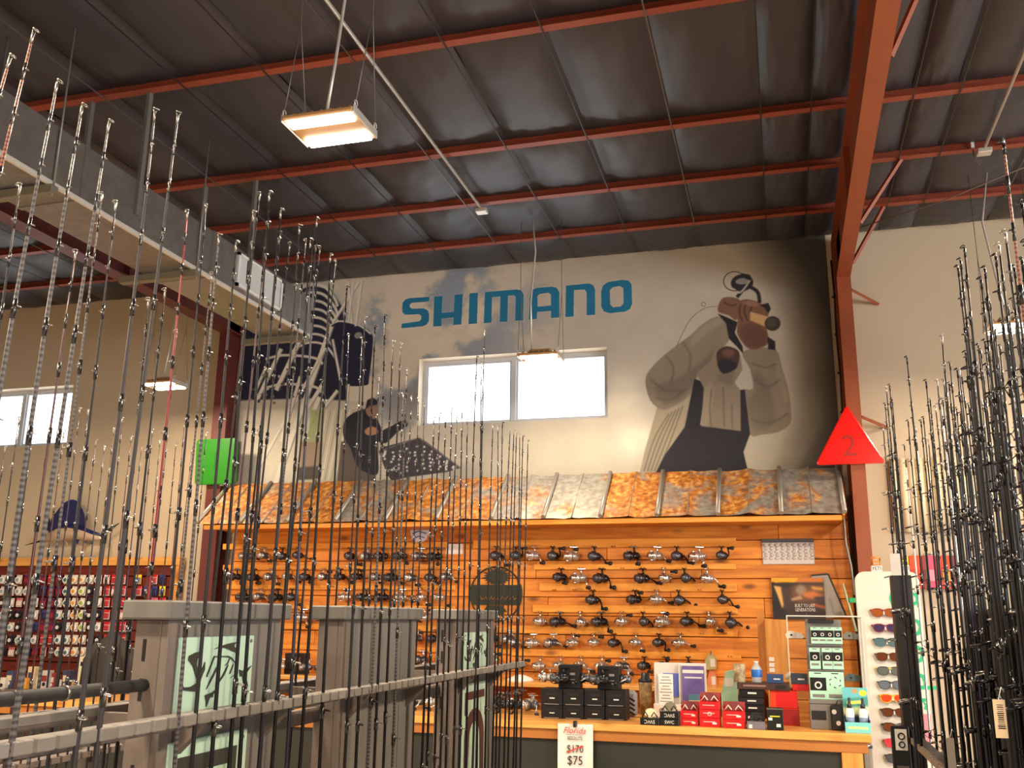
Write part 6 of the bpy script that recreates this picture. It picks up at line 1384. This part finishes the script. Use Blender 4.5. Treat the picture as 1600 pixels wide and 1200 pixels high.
for ri, py in enumerate(rows):
    for ci in range(22):
        px = 6 + 12.4 * ci
        if ci > 15 and rnd.random() < .45: continue
        if px < 32: k = rnd.choice(('white', 'pink', 'white', 'black'))
        elif px < 58: k = rnd.choice(('black', 'navy', 'navy', 'white', 'purple'))
        elif px < 84: k = rnd.choice(('purple', 'purple', 'red', 'navy'))
        elif px < 100: k = rnd.choice(('yellow', 'teal', 'black', 'white') if 1 < ri < 5 else ('teal', 'white', 'purple'))
        elif px < 114: k = 'teal'
        elif px < 128: k = 'orange'
        elif px < 142: k = rnd.choice(('green', 'orange', 'green'))
        elif px < 156: k = rnd.choice(('white', 'black', 'white'))
        elif px < 200: k = rnd.choice(('red', 'red', 'pink', 'red'))
        else: k = rnd.choice(('red', 'yellow', 'pink', 'navy', 'orange'))
        q = onY(px, py, SY - .02); 
        if q[0] > -5.30: continue
        g = thing('line_spool_pack', '%s fishing line spool pack, %s hook of the %s row on the red slatwall' % (k, ORD[ci + 1], ORD[ri + 1]), 'spool pack', (q[0], SY - .024, q[2] + .045), 'line packs on the red slatwall')
        for nm, me in PK[k].items(): put(nm, me, g)
# stock on a low table before the slatwall
t = thing('stock_table', 'low table of packaged tackle before the red slatwall', 'table', (-6.3, 7.2, 0)); MB().box((0, 0, .93), (2.3, .42, .03), None, .004).build('table_top', m_rackd, t)
for x in (-1.1, 1.1):
    for y in (-.17, .17): MB().box((x, y, .457), (.05, .05, .914), None, .003).build('leg', m_rackd, t)
cols = ['#d8d0c8', '#e0d8cc', '#b8b0b4', '#8a3030', '#d8c8a0', '#3a4468', '#c8c0bc', '#e09a3a']
for k in range(17):
    px = 6 + 11 * k; q = onY(px, 1075, 7.1 + .04 * (k % 3)); h = rnd.uniform(.08, .19); cc = cols[k * 5 % 8]
    g = thing('tackle_box', '%s packaged tackle box, %s along the low table before the slatwall' % ({'#d8d0c8': 'pale', '#e0d8cc': 'cream', '#b8b0b4': 'grey', '#8a3030': 'dark red', '#d8c8a0': 'tan', '#3a4468': 'navy', '#c8c0bc': 'light grey', '#e09a3a': 'orange'}[cc], ORD[k + 1]), 'box', (q[0], 7.1 + .04 * (k % 3), .946), 'packaged tackle on the low table')
    MB().box((0, 0, h / 2), (.072, .07, h), None, .003).build('carton', mat('tk_' + cc[1:], cc, .5), g); MB().box((0, -.0362, h * .6), (.05, .002, h * .3)).build('front_label', mat('tk_' + cols[(k * 3 + 1) % 8][1:], cols[(k * 3 + 1) % 8], .5), g); MB().cyl((0, -.0372, h * .3), (0, -.035, h * .3), .016, n=12).build('round_mark', m_wt if k % 2 else m_bx2, g)
a, b_ = onY(113, 1055, 6.95), onY(158, 1055, 6.95); w = b_[0] - a[0]; zt = onY(135, 1027, 6.95)[2]
g = thing('printed_carton', 'tall cream printed carton at the end of the low table', 'box', ((a[0] + b_[0]) / 2, 7.03, .946)); H = zt - .946
MB().box((0, 0, H / 2), (w, .06, H), None, .003).build('carton', mat('cream_carton', '#e2d6b8', .6), g); MB().box((-w * .1, -.031, H * .80), (w * .6, .001, H * .12)).build('dark_band', m_bx2, g)
for x, z in ((.2, .2), (.34, .26), (.1, .12), (-.2, .42), (.05, .44)): MB().ball((w * x, -.031, H * z), (.018, .002, .018), 8).build('printed_spot', m_bx2 if z < .4 else m_gt, g)
# dark garment on a stand behind the grey rack
q = onY(172, 1040, 6.7); g = thing('mannequin', 'dark grey jacket on a torso stand behind the grey rack column', 'mannequin', (q[0], 6.7, 0)); m_jk = mat('jacket_grey', '#37332f', .85, var=.12, scale=8)
zt = onY(150, 988, 6.7)[2]
MB().lathe([(.10, .62), (.145, .66), (.155, .85), (.15, zt - .16), (.12, zt - .07), (.05, zt - .02), (.045, zt)], 18, Matrix.Diagonal((1.0, .62, 1, 1))).build('jacket', m_jk, g)
for s in (-1, 1): MB().tube([(s * .10, 0, zt - .10), (s * .185, -.01, zt - .22), (s * .20, -.02, zt - .45)], [.06, .055, .045], 10).build('sleeve', m_jk, g)
MB().cyl((0, 0, .02), (0, 0, .63), .02, n=10).lathe([(.16, 0), (.16, .015), (.03, .03)], 18).build('stand', m_blk, g)
# sailfish mount
t = thing('sailfish_mount', 'mounted sailfish with a raised dark blue fin on the beige wall', 'fish mount', (-6.25, 7.47, 2.235)); m_fb = mat('fish_blue', '#1e2250', .35, coat=.3, var=.25, scale=10); m_fs = mat('fish_silver', '#b49a80', .35, var=.12, scale=12)
def sp(pts, Y=7.45): return [(onY(x, y, Y)[0] + 6.25, onY(x, y, Y)[2] - 2.235) for x, y in pts]
bd = MB(); ax = sp([(70, 842), (78, 836), (92, 831), (108, 829), (126, 831), (146, 836), (158, 838)]); bd.tube([(u, .0 + .0, w - .02) for u, w in ax], [.015, .05, .068, .072, .058, .034, .016], 12); bd.build('fish_body', m_fs, t)
MB().tube([(u, -.005, w + .012) for u, w in ax], [.008, .03, .045, .05, .04, .022, .008], 10).build('dark_back', m_fb, t)
MB().prism(Canvas.smooth(sp([(74, 832), (78, 812), (86, 800), (96, 788), (106, 781), (116, 781), (122, 788), (129, 802), (131, 818), (128, 829), (108, 825), (90, 827)]), 2).tolist(), .012, lambda u, v, d: (u, .0 - d + .006, v)).build('sail_fin', m_fb, t, fix=True)
MB().prism(sp([(66, 813), (74, 809), (76, 832), (71, 828)]), .01, lambda u, v, d: (u, .012 - d, v)).build('fore_fin', m_blk, t, fix=True)
bl = sp([(72, 840), (56, 845), (37, 850)]); MB().tube([(u, 0, w - .01) for u, w in bl], [.016, .008, .002], 8).build('bill', m_blk, t)
tl = sp([(156, 837), (168, 828), (184, 817)]); MB().tube([(u, 0, w) for u, w in tl], [.014, .016, .004], 8).build('tail_fin', m_blk, t); tl = sp([(156, 837), (160, 850), (159, 865)]); MB().tube([(u, 0, w) for u, w in tl], [.014, .014, .003], 8).build('tail_fin', m_blk, t)
for p in ([(88, 838), (78, 846), (70, 852)], [(92, 840), (84, 848), (80, 852)], [(97, 839), (104, 848), (106, 853)]): MB().tube([(u, -.02, w) for u, w in sp(p)], [.006, .004, .001], 6).build('pelvic_fin', m_fs, t)
MB().cyl((.0, .05, .0), (.0, .128, .0), .02, n=8).build('wall_bracket', m_grey, t); MB().prism(sp([(120, 843), (124, 843), (122, 850), (119, 849)]), .006, lambda u, v, d: (u, -.02 - d, v)).build('anal_fin', m_fb, t, fix=True)
